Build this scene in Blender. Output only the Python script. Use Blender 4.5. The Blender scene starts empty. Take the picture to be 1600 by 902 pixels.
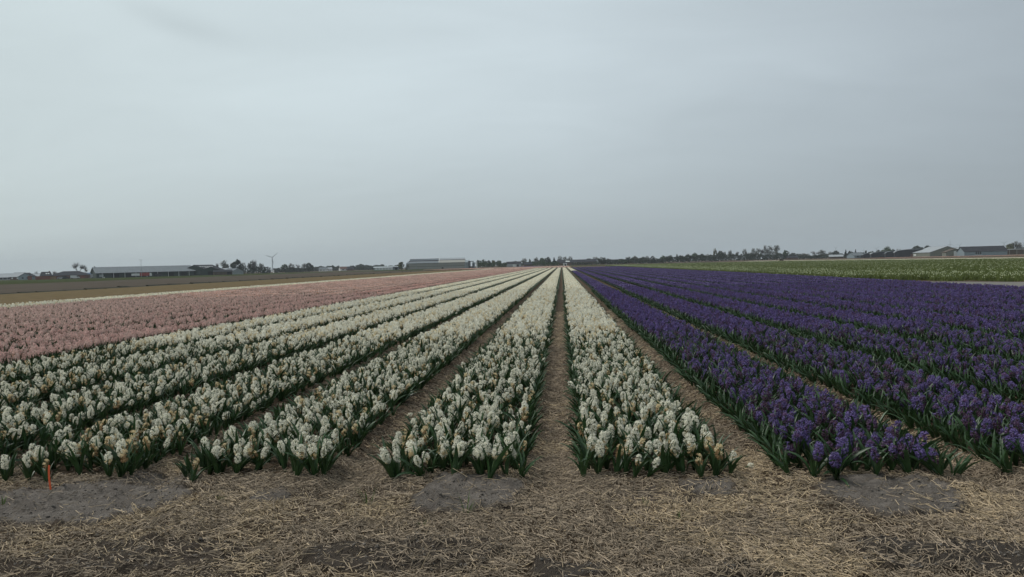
import bpy, math, random
import numpy as np
from mathutils import Matrix, Vector
random.seed(7); rng = np.random.default_rng(11)
SC = bpy.context.scene; COL = SC.collection
PI = math.pi

# ------------------------------------------------------------------ camera
CAMH = 1.60; F = 1200.0
VPX, VPY, SLOPE = 878.0, 412.0, 0.026
def nrm(v): v = np.array(v, float); return v / np.linalg.norm(v)
def ray_c(px, py): return np.array([(px - 800) / F, -(py - 451) / F, -1.0])
r_c = nrm(ray_c(VPX, VPY)); q_c = nrm(ray_c(VPX + 1000, VPY - 1000 * SLOPE))
u_c = nrm(np.cross(q_c, r_c)); u_c = u_c if u_c[1] > 0 else -u_c
x_c = np.cross(r_c, u_c)
RCW = np.array([x_c, r_c, u_c])                      # camera -> world
cam_d = bpy.data.cameras.new('camera'); cam = bpy.data.objects.new('camera', cam_d); COL.objects.link(cam)
cam_d.sensor_width = 36; cam_d.lens = 27; cam_d.clip_start = 0.05; cam_d.clip_end = 20000
M4 = Matrix([[*RCW[0], 0], [*RCW[1], 0], [*RCW[2], CAMH], [0, 0, 0, 1]])
cam.matrix_world = M4; SC.camera = cam
def ground_pt(px, py, z0=0.0):
    d = RCW @ ray_c(px, py); t = (z0 - CAMH) / d[2]
    return d[0] * t, d[1] * t
def at(px, D):
    a = RCW @ ray_c(px, 0); b = RCW @ ray_c(px, 900); k = a[2] / (a[2] - b[2])
    d = a + (b - a) * k
    return d[0] * D, d[1] * D
def face_cam(x, y): return math.atan2(-x, y)        # rotation that turns local -Y to the camera

# ------------------------------------------------------------------ world, sun, exposure
SUN_EL, SUN_AZ = math.radians(56), math.radians(-80)   # azimuth from +Y towards +X
W = bpy.data.worlds.new('World'); SC.world = W; W.use_nodes = True
nt = W.node_tree; nt.nodes.clear()
def nd(tree, t, **kw):
    n = tree.nodes.new(t)
    for k, v in kw.items(): setattr(n, k, v)
    return n
def mth(tree, op, a, b=None, c=None, clamp=False):
    n = tree.nodes.new('ShaderNodeMath'); n.operation = op; n.use_clamp = clamp
    for i, v in enumerate((a, b, c)):
        if v is None: continue
        if isinstance(v, (int, float)): n.inputs[i].default_value = v
        else: tree.links.new(v, n.inputs[i])
    return n.outputs[0]
tc = nd(nt, 'ShaderNodeTexCoord'); sep = nd(nt, 'ShaderNodeSeparateXYZ'); nt.links.new(tc.outputs['Generated'], sep.inputs[0])
sx, sy, sz = sep.outputs
sky = nd(nt, 'ShaderNodeTexSky'); sky.sky_type = 'NISHITA'; sky.sun_disc = False
sky.sun_elevation = SUN_EL; sky.sun_rotation = SUN_AZ; sky.air_density = 1.0; sky.dust_density = 2.0
zc = mth(nt, 'MAXIMUM', sz, 0.0)
den = mth(nt, 'ADD', zc, 0.16)
u = mth(nt, 'DIVIDE', sx, den); v = mth(nt, 'DIVIDE', sy, den)
cmb = nd(nt, 'ShaderNodeCombineXYZ'); nt.links.new(u, cmb.inputs[0]); nt.links.new(v, cmb.inputs[1])
def noise(tree, vec, scale, detail, rough=0.55, dist=0.0, off=None):
    n = tree.nodes.new('ShaderNodeTexNoise'); n.inputs['Scale'].default_value = scale
    n.inputs['Detail'].default_value = detail; n.inputs['Roughness'].default_value = rough; n.inputs['Distortion'].default_value = dist
    if vec is not None: tree.links.new(vec, n.inputs['Vector'])
    return n.outputs[0]
mp = nd(nt, 'ShaderNodeMapping'); mp.inputs['Rotation'].default_value = (0, 0, 0.75); mp.inputs['Scale'].default_value = (0.6, 1.1, 1); nt.links.new(cmb.outputs[0], mp.inputs[0])
n1 = noise(nt, mp.outputs[0], 0.55, 5, 0.5, 0.6); n2 = noise(nt, mp.outputs[0], 2.1, 4, 0.5, 1.0)
cl = mth(nt, 'ADD', mth(nt, 'MULTIPLY', mth(nt, 'SUBTRACT', n1, 0.5), 0.52), mth(nt, 'MULTIPLY', mth(nt, 'SUBTRACT', n2, 0.5), 0.16))
mr = nd(nt, 'ShaderNodeMapRange'); mr.interpolation_type = 'SMOOTHSTEP'; nt.links.new(zc, mr.inputs[0])
for i, val in ((1, 0.0), (2, 0.21), (3, 0.462), (4, 0.605)): mr.inputs[i].default_value = val
az = mth(nt, 'MULTIPLY_ADD', sx, -0.44, 0.96)
fade = nd(nt, 'ShaderNodeMapRange'); nt.links.new(zc, fade.inputs[0])
for i, val in ((1, 0.0), (2, 0.2), (3, 0.12), (4, 1.0)): fade.inputs[i].default_value = val
azh = mth(nt, 'SUBTRACT', mth(nt, 'MULTIPLY_ADD', mth(nt, 'MAXIMUM', sx, 0.0), -0.74, 1.10), mth(nt, 'MULTIPLY', mth(nt, 'MAXIMUM', mth(nt, 'MULTIPLY', sx, -1.0), 0.0), 0.10))
fm_ = nd(nt, 'ShaderNodeMapRange'); fm_.interpolation_type = 'SMOOTHSTEP'; nt.links.new(zc, fm_.inputs[0]); fm_.inputs[1].default_value = 0.0; fm_.inputs[2].default_value = 0.2
azm = mth(nt, 'ADD', mth(nt, 'MULTIPLY', az, mth(nt, 'SUBTRACT', 1.0, fm_.outputs[0])), mth(nt, 'MULTIPLY', azh, fm_.outputs[0]))
# a thin darker gap in the cloud sheet, high on the left
d1 = nrm(RCW @ ray_c(205, 18)); d2 = nrm(RCW @ ray_c(350, 62)); cc_ = nrm(d1 + d2); tt_ = nrm(d2 - d1); nn_ = nrm(np.cross(cc_, tt_))
def dotw(vv):
    n = nt.nodes.new('ShaderNodeVectorMath'); n.operation = 'DOT_PRODUCT'; nt.links.new(tc.outputs['Generated'], n.inputs[0]); n.inputs[1].default_value = tuple(vv); return n.outputs['Value']
al = mth(nt, 'DIVIDE', dotw(tt_), 0.062); ac0 = mth(nt, 'MULTIPLY_ADD', mth(nt, 'MULTIPLY', al, al), -0.005 if nn_[2] > 0 else 0.005, dotw(nn_))
ac = mth(nt, 'DIVIDE', mth(nt, 'ADD', ac0, mth(nt, 'MULTIPLY', mth(nt, 'SUBTRACT', n2, .5), .02)), 0.013)
gap = mth(nt, 'MULTIPLY', mth(nt, 'EXPONENT', mth(nt, 'MULTIPLY', mth(nt, 'ADD', mth(nt, 'MULTIPLY', al, al), mth(nt, 'MULTIPLY', ac, ac)), -1.0)), mth(nt, 'GREATER_THAN', dotw(cc_), 0.5))
cl = mth(nt, 'MULTIPLY_ADD', gap, -0.09, cl)
lum = mth(nt, 'MULTIPLY', mth(nt, 'MULTIPLY', mr.outputs[0], azm), mth(nt, 'MULTIPLY_ADD', cl, fade.outputs[0], 1.0))
tint = nd(nt, 'ShaderNodeMix'); tint.data_type = 'RGBA'
tf = mth(nt, 'MULTIPLY_ADD', sx, 0.8, 0.5, clamp=True); nt.links.new(tf, tint.inputs[0])
tint.inputs[6].default_value = (0.92, 1.05, 1.065, 1); tint.inputs[7].default_value = (0.89, 1.02, 1.12, 1)
vm = nd(nt, 'ShaderNodeVectorMath'); vm.operation = 'SCALE'; nt.links.new(tint.outputs[2], vm.inputs[0]); nt.links.new(mth(nt, 'MULTIPLY', lum, 7.5), vm.inputs[3])
mx = nd(nt, 'ShaderNodeMix'); mx.data_type = 'RGBA'; mx.inputs[0].default_value = 0.945
nt.links.new(sky.outputs[0], mx.inputs[6]); nt.links.new(vm.outputs[0], mx.inputs[7])
bg = nd(nt, 'ShaderNodeBackground'); bg.inputs[1].default_value = 0.1; nt.links.new(mx.outputs[2], bg.inputs[0])
wo = nd(nt, 'ShaderNodeOutputWorld'); nt.links.new(bg.outputs[0], wo.inputs[0])
sd = bpy.data.lights.new('sun', 'SUN'); sd.energy = 1.5; sd.angle = math.radians(14); sd.color = (1, 0.96, 0.9)
sun = bpy.data.objects.new('sun', sd); COL.objects.link(sun)
sdir = Vector((math.sin(SUN_AZ) * math.cos(SUN_EL), math.cos(SUN_AZ) * math.cos(SUN_EL), math.sin(SUN_EL)))
sun.rotation_euler = sdir.to_track_quat('Z', 'Y').to_euler()
SC.view_settings.view_transform = 'Standard'; SC.view_settings.look = 'None'; SC.view_settings.exposure = 0.45; SC.view_settings.gamma = 1
SC.render.engine = 'CYCLES'; SC.cycles.max_bounces = 6; SC.cycles.diffuse_bounces = 5; SC.cycles.transmission_bounces = 5; SC.cycles.transparent_max_bounces = 4

# ------------------------------------------------------------------ helpers
def tag(o, label=None, cat=None, group=None, kind=None):
    for k, val in (('label', label), ('category', cat), ('group', group), ('kind', kind)):
        if val: o[k] = val
    return o
def mesh(name, V, Fc, mats, fm=None, cols=None, smooth=False):
    me = bpy.data.meshes.new(name)
    me.from_pydata([tuple(map(float, p)) for p in V], [], [tuple(map(int, f)) for f in Fc])
    for m in (mats if isinstance(mats, (list, tuple)) else [mats]): me.materials.append(m)
    if fm is not None: me.polygons.foreach_set('material_index', np.array(fm, dtype=np.int32))
    if cols is not None:
        a = me.attributes.new('tone', 'FLOAT_COLOR', 'FACE')
        c = np.ones((len(cols), 4), np.float32); c[:, :3] = np.array(cols, np.float32)[:, :3]; a.data.foreach_set('color', c.ravel())
    if smooth: me.shade_smooth()
    me.update(); return me
def link(name, me, parent=None, loc=(0, 0, 0), rz=0.0):
    o = bpy.data.objects.new(name, me); COL.objects.link(o); o.location = loc; o.rotation_euler = (0, 0, rz)
    if parent: o.parent = parent
    return o
def empty(name, loc, rz=0.0):
    o = bpy.data.objects.new(name, None); COL.objects.link(o); o.location = loc; o.rotation_euler = (0, 0, rz); o.empty_display_size = 0.1
    return o
class MB:
    """collects faces for one mesh"""
    def __init__(s): s.V = []; s.F = []; s.C = []; s.n = 0
    def add(s, P, Fs, c=(1, 1, 1)):
        b = s.n; s.V.extend(P); s.n += len(P)
        for f in Fs: s.F.append([b + i for i in f]); s.C.append(c)
    def box(s, x0, x1, y0, y1, z0, z1, c=(1, 1, 1)):
        s.add([(x, y, z) for z in (z0, z1) for x, y in ((x0, y0), (x1, y0), (x1, y1), (x0, y1))],
              [(0, 3, 2, 1), (4, 5, 6, 7), (0, 1, 5, 4), (1, 2, 6, 5), (2, 3, 7, 6), (3, 0, 4, 7)], c)
    def prism(s, A, B, ra, rb, n=5, c=(1, 1, 1), cap=False):
        A = np.array(A, float); B = np.array(B, float); d = nrm(B - A)
        e = nrm(np.cross(d, (0.31, 0.2, 0.93) if abs(d[2]) < .9 else (1, 0.1, 0))); g = np.cross(d, e)
        P = [tuple(Q + r * (math.cos(2 * PI * i / n) * e + math.sin(2 * PI * i / n) * g)) for Q, r in ((A, ra), (B, rb)) for i in range(n)]
        Fs = [(i, (i + 1) % n, n + (i + 1) % n, n + i) for i in range(n)]
        if cap: Fs += [tuple(range(n, 2 * n)), tuple(range(n - 1, -1, -1))]
        s.add(P, Fs, c)
    def prof(s, pts, y0, y1, c=(1, 1, 1)):           # outline in XZ extruded along Y
        n = len(pts); P = [(x, y0, z) for x, z in pts] + [(x, y1, z) for x, z in pts]
        s.add(P, [tuple(range(n)), tuple(range(2 * n - 1, n - 1, -1))] + [(i, i + n, (i + 1) % n + n, (i + 1) % n) for i in range(n)], c)
    def me(s, name, m, col=False, smooth=False): return mesh(name, s.V, s.F, m, cols=s.C if col else None, smooth=smooth)
    def build(s, name, m, parent=None, col=False, **k): return link(name, s.me(name, m, col), parent, **k)

# materials
MATS = {}
def mat(name, col, rough=0.8, var=0.15, scale=3.0, attr=False, rnd=0.0, bump=0.0, trans=0.0, spec=0.3, coord='Object', col2=None, stretch=None):
    if name in MATS: return MATS[name]
    m = bpy.data.materials.new(name); m.use_nodes = True; t = m.node_tree; b = t.nodes['Principled BSDF']
    b.inputs['Roughness'].default_value = rough; b.inputs['Specular IOR Level'].default_value = spec
    tcn = nd(t, 'ShaderNodeTexCoord'); vec = tcn.outputs[coord]
    if stretch:
        mpp = nd(t, 'ShaderNodeMapping'); mpp.inputs['Scale'].default_value = stretch; t.links.new(vec, mpp.inputs[0]); vec = mpp.outputs[0]
    fac = noise(t, vec, scale, 5)
    mixn = nd(t, 'ShaderNodeMix'); mixn.data_type = 'RGBA'
    c = np.array(col); lo = c * (1 - var); hi = np.minimum(c * (1 + var), 1) if col2 is None else np.array(col2)
    mixn.inputs[6].default_value = (*lo, 1); mixn.inputs[7].default_value = (*hi, 1)
    mrn = nd(t, 'ShaderNodeMapRange'); t.links.new(fac, mrn.inputs[0]); mrn.inputs[1].default_value = 0.3; mrn.inputs[2].default_value = 0.7
    t.links.new(mrn.outputs[0], mixn.inputs[0]); out = mixn.outputs[2]
    if attr:
        a = nd(t, 'ShaderNodeAttribute'); a.attribute_name = 'tone'
        mm = nd(t, 'ShaderNodeMix'); mm.data_type = 'RGBA'; mm.blend_type = 'MULTIPLY'; mm.inputs[0].default_value = 1
        t.links.new(out, mm.inputs[6]); t.links.new(a.outputs['Color'], mm.inputs[7]); out = mm.outputs[2]
    if rnd:
        oi = nd(t, 'ShaderNodeObjectInfo'); vs = nd(t, 'ShaderNodeVectorMath'); vs.operation = 'SCALE'
        t.links.new(out, vs.inputs[0]); t.links.new(mth(t, 'MULTIPLY_ADD', oi.outputs['Random'], 2 * rnd, 1 - rnd), vs.inputs[3]); out = vs.outputs[0]
    t.links.new(out, b.inputs['Base Color'])
    if bump:
        bn = nd(t, 'ShaderNodeBump'); bn.inputs['Strength'].default_value = bump; bn.inputs['Distance'].default_value = 0.02
        t.links.new(noise(t, vec, scale * 4, 6), bn.inputs['Height']); t.links.new(bn.outputs[0], b.inputs['Normal'])
    if trans:
        tr = nd(t, 'ShaderNodeBsdfTranslucent'); ms = nd(t, 'ShaderNodeMixShader'); ms.inputs[0].default_value = trans
        t.links.new(out, tr.inputs[0]); t.links.new(b.outputs[0], ms.inputs[1]); t.links.new(tr.outputs[0], ms.inputs[2])
        t.links.new(ms.outputs[0], t.nodes['Material Output'].inputs[0])
    MATS[name] = m; return m

# value-noise in numpy
def vnoise(x, y, seed=0):
    xi = np.floor(x).astype(np.int64); yi = np.floor(y).astype(np.int64); fx = x - xi; fy = y - yi
    fx = fx * fx * (3 - 2 * fx); fy = fy * fy * (3 - 2 * fy)
    def h(a, b):
        n = (a * 374761393 + b * 668265263 + seed * 974634777) & 0x7fffffff
        n = ((n ^ (n >> 13)) * 1274126177) & 0x7fffffff
        return ((n ^ (n >> 16)) & 0xffff) / 65535.0
    return (h(xi, yi) * (1 - fx) + h(xi + 1, yi) * fx) * (1 - fy) + (h(xi, yi + 1) * (1 - fx) + h(xi + 1, yi + 1) * fx) * fy
def fbm(x, y, s, o=4, seed=0, g=0.5):
    r = 0; a = 1; t = 0
    for k in range(o): r = r + a * vnoise(x * s * 2 ** k + 17.3 * k, y * s * 2 ** k + 5.1 * k, seed + k); t += a; a *= g
    return r / t
def sstep(a, b, x): t = np.clip((x - a) / (b - a), 0, 1); return t * t * (3 - 2 * t)

# ------------------------------------------------------------------ the lay-out of the beds (metres, rows run along +Y)
PITCH = 1.535
C_B = 0.66                                            # centre of the white bed right of the middle path
def bed_c(k): return C_B + PITCH * k                  # k=0 bed right of the path, -1 left of it, 1.. purple
Y_END = 262.0
def y_start(x): return 5.68 - 0.02 * (x + 3) * 0.9
BW = 0.525                                             # half width of the planted band
bare_list = [(735, 772, 82, 27, 1.), (120, 786, 165, 30, 1.), (235, 755, 70, 18, .9), (1395, 775, 112, 30, 1.), (1480, 868, 150, 30, .85),
             (640, 868, 160, 24, .7), (255, 868, 150, 24, .6), (430, 778, 34, 12, .9), (1110, 762, 48, 16, .9), (360, 892, 90, 16, .5), (70, 890, 90, 16, .5),
             (905, 893, 70, 12, .8), (1170, 893, 60, 14, .6), (1020, 775, 90, 14, .35), (1560, 700, 1, 1, 0)]
BARE = []
for cx, cy, rx, ry, w in bare_list:
    gx, gy = ground_pt(cx, cy); ax, _ = ground_pt(cx + rx, cy); _, ay = ground_pt(cx, cy - ry); BARE.append((gx, gy, abs(ax - gx), abs(ay - gy), w))
def bare_mask(x, y):
    wx = x + 0.34 * (fbm(x, y, 2.6, 5, 5, .6) - .5); wy = y + 0.30 * (fbm(x, y, 3.0, 5, 9, .6) - .5); b = np.zeros_like(x)
    for gx, gy, rx, ry, w in BARE:
        d = (np.abs((wx - gx) / rx) ** 2.6 + np.abs((wy - gy) / ry) ** 2.6) ** (1 / 2.6); b = np.maximum(b, w * (1 - sstep(0.86, 1.06, d)))
    return b
def bed_prof(x):
    t = (x - C_B) / PITCH; d = np.abs(t - np.round(t)) * PITCH  # distance to the bed's centre
    return 0.008 - 0.06 * sstep(0.52, 0.74, d)
def height(x, y):
    x = np.asarray(x, float); y = np.asarray(y, float)
    inb = sstep(-29.6, -29.2, x) * (1 - sstep(17.6, 18.6, x)) * sstep(4.9, 5.7, y) * (1 - sstep(262, 280, y))
    z = bed_prof(x) * inb
    near = (1 - sstep(14, 26, y)) * sstep(1.0, 2.5, y)
    head = 1 - sstep(5.5, 6.3, y); bm = bare_mask(x, y)
    rough = 0.03 * (fbm(x, y, 1.3, 3, 1) - .5) + 0.045 * (fbm(x, y, 6, 4, 2) - .5) * (0.4 + 0.6 * head) + 0.014 * (fbm(x, y, 15, 2, 8) - .5) * bm
    clod = np.maximum(fbm(x * 0.8, y, 11, 3, 3) - .55, 0) * 0.13 * head * (0.35 + 0.9 * bm)
    ledge = 0.022 * sstep(0.35, 0.55, bm) * head
    flat = 1 - 0.45 * bm
    crack = -0.022 * sstep(0.58, 0.66, fbm(x * 0.45, y * 1.9, 3.5, 4, 21)) * bm * head
    return z + near * (rough * flat + clod + ledge + crack)

# ------------------------------------------------------------------ ground sheet
def build_ground():
    xs = np.concatenate([-np.geomspace(4500, 34, 26), np.arange(-33, -6, 0.17), np.arange(-6, 6.6, 0.027), np.arange(6.6, 20, 0.12), np.geomspace(20.2, 4500, 30)])
    ys = np.concatenate([-np.geomspace(4500, 2, 12), np.arange(-1, 3.3, 0.5), np.arange(3.4, 7.2, 0.025), np.geomspace(7.25, 300, 110), np.geomspace(330, 4500, 22)])
    X, Y = np.meshgrid(xs, ys); Z = height(X, Y); nx, ny = len(xs), len(ys)
    me = bpy.data.meshes.new('ground'); N = nx * ny
    me.vertices.add(N); me.vertices.foreach_set('co', np.stack([X, Y, Z], -1).astype(np.float32).ravel())
    i = np.arange(nx - 1)[None, :] + nx * np.arange(ny - 1)[:, None]
    q = np.stack([i, i + 1, i + 1 + nx, i + nx], -1).reshape(-1, 4); nf = len(q)
    me.loops.add(nf * 4); me.loops.foreach_set('vertex_index', q.astype(np.int32).ravel())
    me.polygons.add(nf); me.polygons.foreach_set('loop_start', np.arange(nf, dtype=np.int32) * 4); me.polygons.foreach_set('loop_total', np.full(nf, 4, np.int32))
    me.update(calc_edges=True)
    a = me.attributes.new('bare', 'FLOAT', 'POINT'); a.data.foreach_set('value', bare_mask(X, Y).astype(np.float32).ravel())
    me.shade_smooth()
    m = bpy.data.materials.new('field_soil'); m.use_nodes = True; t = m.node_tree; b = t.nodes['Principled BSDF']; b.inputs['Roughness'].default_value = .95; b.inputs['Specular IOR Level'].default_value = .15
    g = nd(t, 'ShaderNodeNewGeometry'); pos = g.outputs['Position']
    at_ = nd(t, 'ShaderNodeAttribute'); at_.attribute_name = 'bare'
    def mixc(f, c1, c2):
        k = nd(t, 'ShaderNodeMix'); k.data_type = 'RGBA'
        t.links.new(f, k.inputs[0])
        for s, c in ((6, c1), (7, c2)):
            if isinstance(c, tuple): k.inputs[s].default_value = (*c, 1)
            else: t.links.new(c, k.inputs[s])
        return k.outputs[2]
    def ramp(f, a0, a1):
        k = nd(t, 'ShaderNodeMapRange'); t.links.new(f, k.inputs[0]); k.inputs[1].default_value = a0; k.inputs[2].default_value = a1; return k.outputs[0]
    soil = mixc(ramp(noise(t, pos, 9, 8, .65), .35, .65), (.135, .117, .101), (.245, .215, .188))
    soil = mixc(ramp(noise(t, pos, 90, 3, .6), .68, .74), soil, (.30, .28, .25))
    sp_ = nd(t, 'ShaderNodeSeparateXYZ'); t.links.new(pos, sp_.inputs[0])
    soil = mixc(ramp(mth(t, 'ADD', sp_.outputs[1], mth(t, 'MULTIPLY', noise(t, pos, 4, 4, .6), .5)), 4.95, 4.65), soil, (.080, .068, .058))
    mstr = nd(t, 'ShaderNodeMapping'); mstr.inputs['Scale'].default_value = (1, 3.5, 1); mstr.inputs['Rotation'].default_value = (0, 0, .4); t.links.new(pos, mstr.inputs[0])
    matted = mixc(ramp(noise(t, mstr.outputs[0], 42, 6, .7), .35, .66), (.030, .021, .014), (.150, .105, .066))
    out = mixc(at_.outputs['Fac'], matted, soil)
    t.links.new(out, b.inputs['Base Color'])
    bn = nd(t, 'ShaderNodeBump'); bn.inputs['Strength'].default_value = 1.0; bn.inputs['Distance'].default_value = .045
    t.links.new(mth(t, 'ADD', noise(t, pos, 30, 8, .7), mth(t, 'MULTIPLY', noise(t, pos, 130, 4, .6), .5)), bn.inputs['Height']); t.links.new(bn.outputs[0], b.inputs['Normal'])
    me.materials.append(m); o = link('ground', me); tag(o, kind='structure'); return o
build_ground()

def sheet(name, pts, z, m, kind='structure', **k):
    me = mesh(name, [(x, y, z) for x, y in pts], [tuple(range(len(pts)))], m); o = link(name, me); tag(o, kind=kind, **k); return o
tan = mat('tan_stubble', (.128, .096, .052), .95, .22, 1.2, coord='Object', bump=.5, spec=.02)
greyf = mat('grey_tilled_soil', (.078, .064, .050), .95, .14, .5, spec=.02, bump=.5, stretch=(1, .05, 1))
grassm = mat('meadow_grass', (.036, .045, .012), .95, .3, .3, bump=.4, spec=.02)
brownf = mat('brown_field', (.115, .090, .062), .95, .12, .2, spec=.02, stretch=(1, .1, 1))
pathm = mat('grey_path', (.15, .14, .125), .95, .12, 1.5)
sheet('stubble_field', [(-55, -60), (-29.8, -60), (-29.8, 330), (-55, 330)], .004, tan)
sheet('tilled_field', [(-138, -60), (-56.2, -60), (-56.2, 352), (-138, 460)], .008, greyf)
sheet('meadow', [(-420, 60), (-139, 60), (-139, 464), (-56, 356), (-30, 345), (-30, 560), (-420, 720)], .012, grassm)
sheet('meadow', [(-30, 420), (95, 350), (95, 520), (-30, 560)], .014, grassm)
sheet('brown_field', [(93, 60), (330, 60), (330, 470), (120, 560), (93, 520)], .016, brownf)
sheet('field_path', [(18.4, 5.6), (40, 5.6), (40, 40.5), (25.2, 40.5), (18.7, 50)], .006, pathm)

# dark ditch bank between the stubble and the tilled soil
b = MB(); yy = -50
while yy < 330:
    l = random.uniform(2, 6); h = random.uniform(.1, .24); w = random.uniform(.35, .6)
    b.add([(-55.6 - w, yy, 0), (-55.6 + w, yy, 0), (-55.6, yy, h), (-55.6 - w, yy + l, 0), (-55.6 + w, yy + l, 0), (-55.6, yy + l, h * .8)], [(0, 1, 2), (5, 4, 3), (1, 4, 5, 2), (0, 2, 5, 3)]); yy += l * random.uniform(.9, 1.15)
tag(b.build('ditch_bank', mat('ditch_weeds', (.022, .022, .012), .95, .3, 2)), kind='structure')

# ------------------------------------------------------------------ plant shapes
GREEN = mat('hyacinth_leaf', (.026, .060, .019), .42, .4, 14, rnd=.25, trans=.12, spec=.45)
STEM = mat('hyacinth_stem', (.06, .10, .035), .6, .2, 10)
WHITE = mat('white_petal', (.97, .94, .81), .55, .04, 60, attr=True, rnd=.05, trans=.42)
PURP = mat('purple_petal', (.170, .124, .32), .6, .15, 60, attr=True, rnd=.16, trans=.15)
PINK = mat('pink_petal', (.80, .60, .53), .55, .1, 60, attr=True, rnd=.14, trans=.32)
ROSE = mat('rose_petal', (.76, .53, .475), .55, .1, 60, attr=True, rnd=.14, trans=.32)

VARY = False
def floret(b, p, d, s, c, full=True):
    d = nrm(d); p = np.array(p, float)
    e = nrm(np.cross(d, (0.2, 0.35, 1) if abs(d[2]) < .95 else (1, 0, 0))); g = np.cross(d, e)
    n = 6 if full else 4; ph = random.random() * 6
    if full: b.prism(p, p + d * s * .75, s * .16, s * .3, 4, tuple(np.array(c) * .93))
    for i in range(n):
        a = ph + 2 * PI * i / n; r = math.cos(a) * e + math.sin(a) * g; t = -math.sin(a) * e + math.cos(a) * g
        w = s * (.155 if full else .4); q = s * random.uniform(.85, 1.15)
        b0 = p + d * s * .7 + r * s * .12; m0 = p + d * s * 1.12 + r * q * .55; tp = p + d * s * .8 + r * q * 1.0
        cc = tuple(np.clip(np.array(c) * (random.uniform(.62, 1.12) if VARY else random.uniform(.86, 1.06)), 0, 1.3))
        if full: b.add([b0 - t * w * .6, b0 + t * w * .6, m0 - t * w, m0 + t * w, tp], [(0, 1, 3, 2), (2, 3, 4)], cc)
        else: b.add([b0, m0 - t * w, tp, m0 + t * w], [(0, 1, 2, 3)], cc)
def spike(wilt, kind, seed, full=True, ring=8, base=.115, ht=.125, per=6):
    global VARY; VARY = kind == 'purple'; random.seed(seed); b = MB(); lean = (random.uniform(-.15, .15), random.uniform(-.15, .15))
    for j in range(ring):
        f = j / (ring - 1); z = base + ht * f; prof = math.sin(PI * (0.22 + 0.68 * f)) ** .7
        for i in range(per):
            if random.random() < (.22 + .26 * wilt): continue
            a = 2 * PI * (i + .5 * (j % 2)) / per + random.uniform(-.3, .3)
            el = random.uniform(-.35, .25) + (f - .45) * 1.5
            d = np.array([math.cos(a) * math.cos(el), math.sin(a) * math.cos(el), math.sin(el)])
            w = max(0, wilt * 1.5 - f * .95 + random.uniform(-.45, .45))
            if kind == 'white':
                c = np.array([1, 1, 1.]) if w < .25 else (np.array([.90, .78, .58]) if w < .65 else np.array([.44, .30, .18]))
            elif kind == 'purple':
                c = np.array([1, 1, 1.]) if w < .2 else (np.array([.86, .64, .56]) if w < .6 else np.array([.52, .36, .24]))
            else: c = np.array([1, 1, 1.]) * random.uniform(.8, 1.15) if w < .3 else np.array([.68, .56, .48])
            c = c * random.uniform(.82, 1.05)
            zz = z + random.uniform(-.006, .006)
            p = (lean[0] * (zz - base), lean[1] * (zz - base), zz)
            out = .010 * prof; s = ((.0172 if kind == 'white' else .0195) if full else .0245) * (.72 + .4 * prof) * random.uniform(.85, 1.15)
            p = np.array(p) + d * out
            floret(b, p, d, s, tuple(c), full)
    return b
def leaf(b, ang, L, w, arch, tilt, seg=5, c=(1, 1, 1), twist=0, start=0.008):
    r = np.array([math.cos(ang), math.sin(ang), 0]); t = np.array([-math.sin(ang), math.cos(ang), 0]); up = np.array([0, 0, 1.])
    P = []; p = r * start - up * .02; th = tilt; ds = (L + .02) / seg
    for i in range(seg + 1):
        f = i / seg; ww = w * (.55 + .45 * math.sin(PI * min(1, f * 1.3))) * (1 if f < .75 else math.sqrt(max(0, (1 - f) / .25)) * .95 + .05)
        dr = r * math.sin(th) + up * math.cos(th); nn = r * math.cos(th) - up * math.sin(th); fold = .30 * ww
        tt = t * math.cos(twist * f) + nn * math.sin(twist * f)
        P += [p - tt * ww / 2 - nn * fold, p + nn * .0, p + tt * ww / 2 - nn * fold]
        p = p + dr * ds; th += arch / seg * (0.3 + 1.4 * f)
    Fs = []
    for i in range(seg): k = 3 * i; Fs += [(k, k + 1, k + 4, k + 3), (k + 1, k + 2, k + 5, k + 4)]
    b.add([tuple(q) for q in P], Fs, c)
def leaf_meshes(n=7):
    out = []
    for k in range(n):
        random.seed(900 + k); b = MB()
        leaf(b, 0, random.uniform(.20, .275), random.uniform(.026, .037), random.uniform(.4, 1.5), random.uniform(.15, .50), 6, twist=random.uniform(-.7, .7)); out.append(b.me('leaf', GREEN, smooth=True))
    random.seed(950); b = MB(); leaf(b, 0, .24, .028, 2.0, .45, 7, twist=.5); out.append(b.me('leaf', GREEN, smooth=True))
    return out
LEAVES = leaf_meshes()
def stem_me():
    b = MB(); b.prism((0, 0, -.02), (0, 0, .13), .0065, .006, 6); b.prism((0, 0, .13), (0, 0, .235), .006, .003, 6); return b.me('stem', STEM, smooth=True)
STEMME = stem_me()
KM = {'white': WHITE, 'purple': PURP, 'pink': PINK, 'rose': ROSE}
WILTS = {'white': [.0, .1, .3, .5, .9, .2], 'purple': [.05, .3, .6, .9, .5, .75]}
SPIKES = {k: [spike(w, k, 40 + i * 7 + (0 if k == 'white' else 300), ring=6 if k == 'white' else 7, per=6 if k == 'white' else 5, ht=.064 if k == 'white' else .088, base=.15 if k == 'white' else .138).me('flower_spike', KM[k], col=True) for i, w in enumerate(WILTS[k])] for k in ('white', 'purple')}
def join_plant(name, parts):           # parts: (mesh, matrix) -> a single mesh with several materials
    V = []; Fc = []; fm = []; C = []; mats = []; n = 0
    for me, M in parts:
        mt = me.materials[0]
        if mt not in mats: mats.append(mt)
        mi = mats.index(mt); A = me.attributes.get('tone')
        for v in me.vertices: V.append(tuple(M @ v.co))
        for p in me.polygons: Fc.append([n + i for i in p.vertices]); fm.append(mi); C.append(tuple(A.data[p.index].color)[:3] if A else (1, 1, 1))
        n += len(me.vertices)
    return mesh(name, V, Fc, mats, fm, C)
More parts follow.
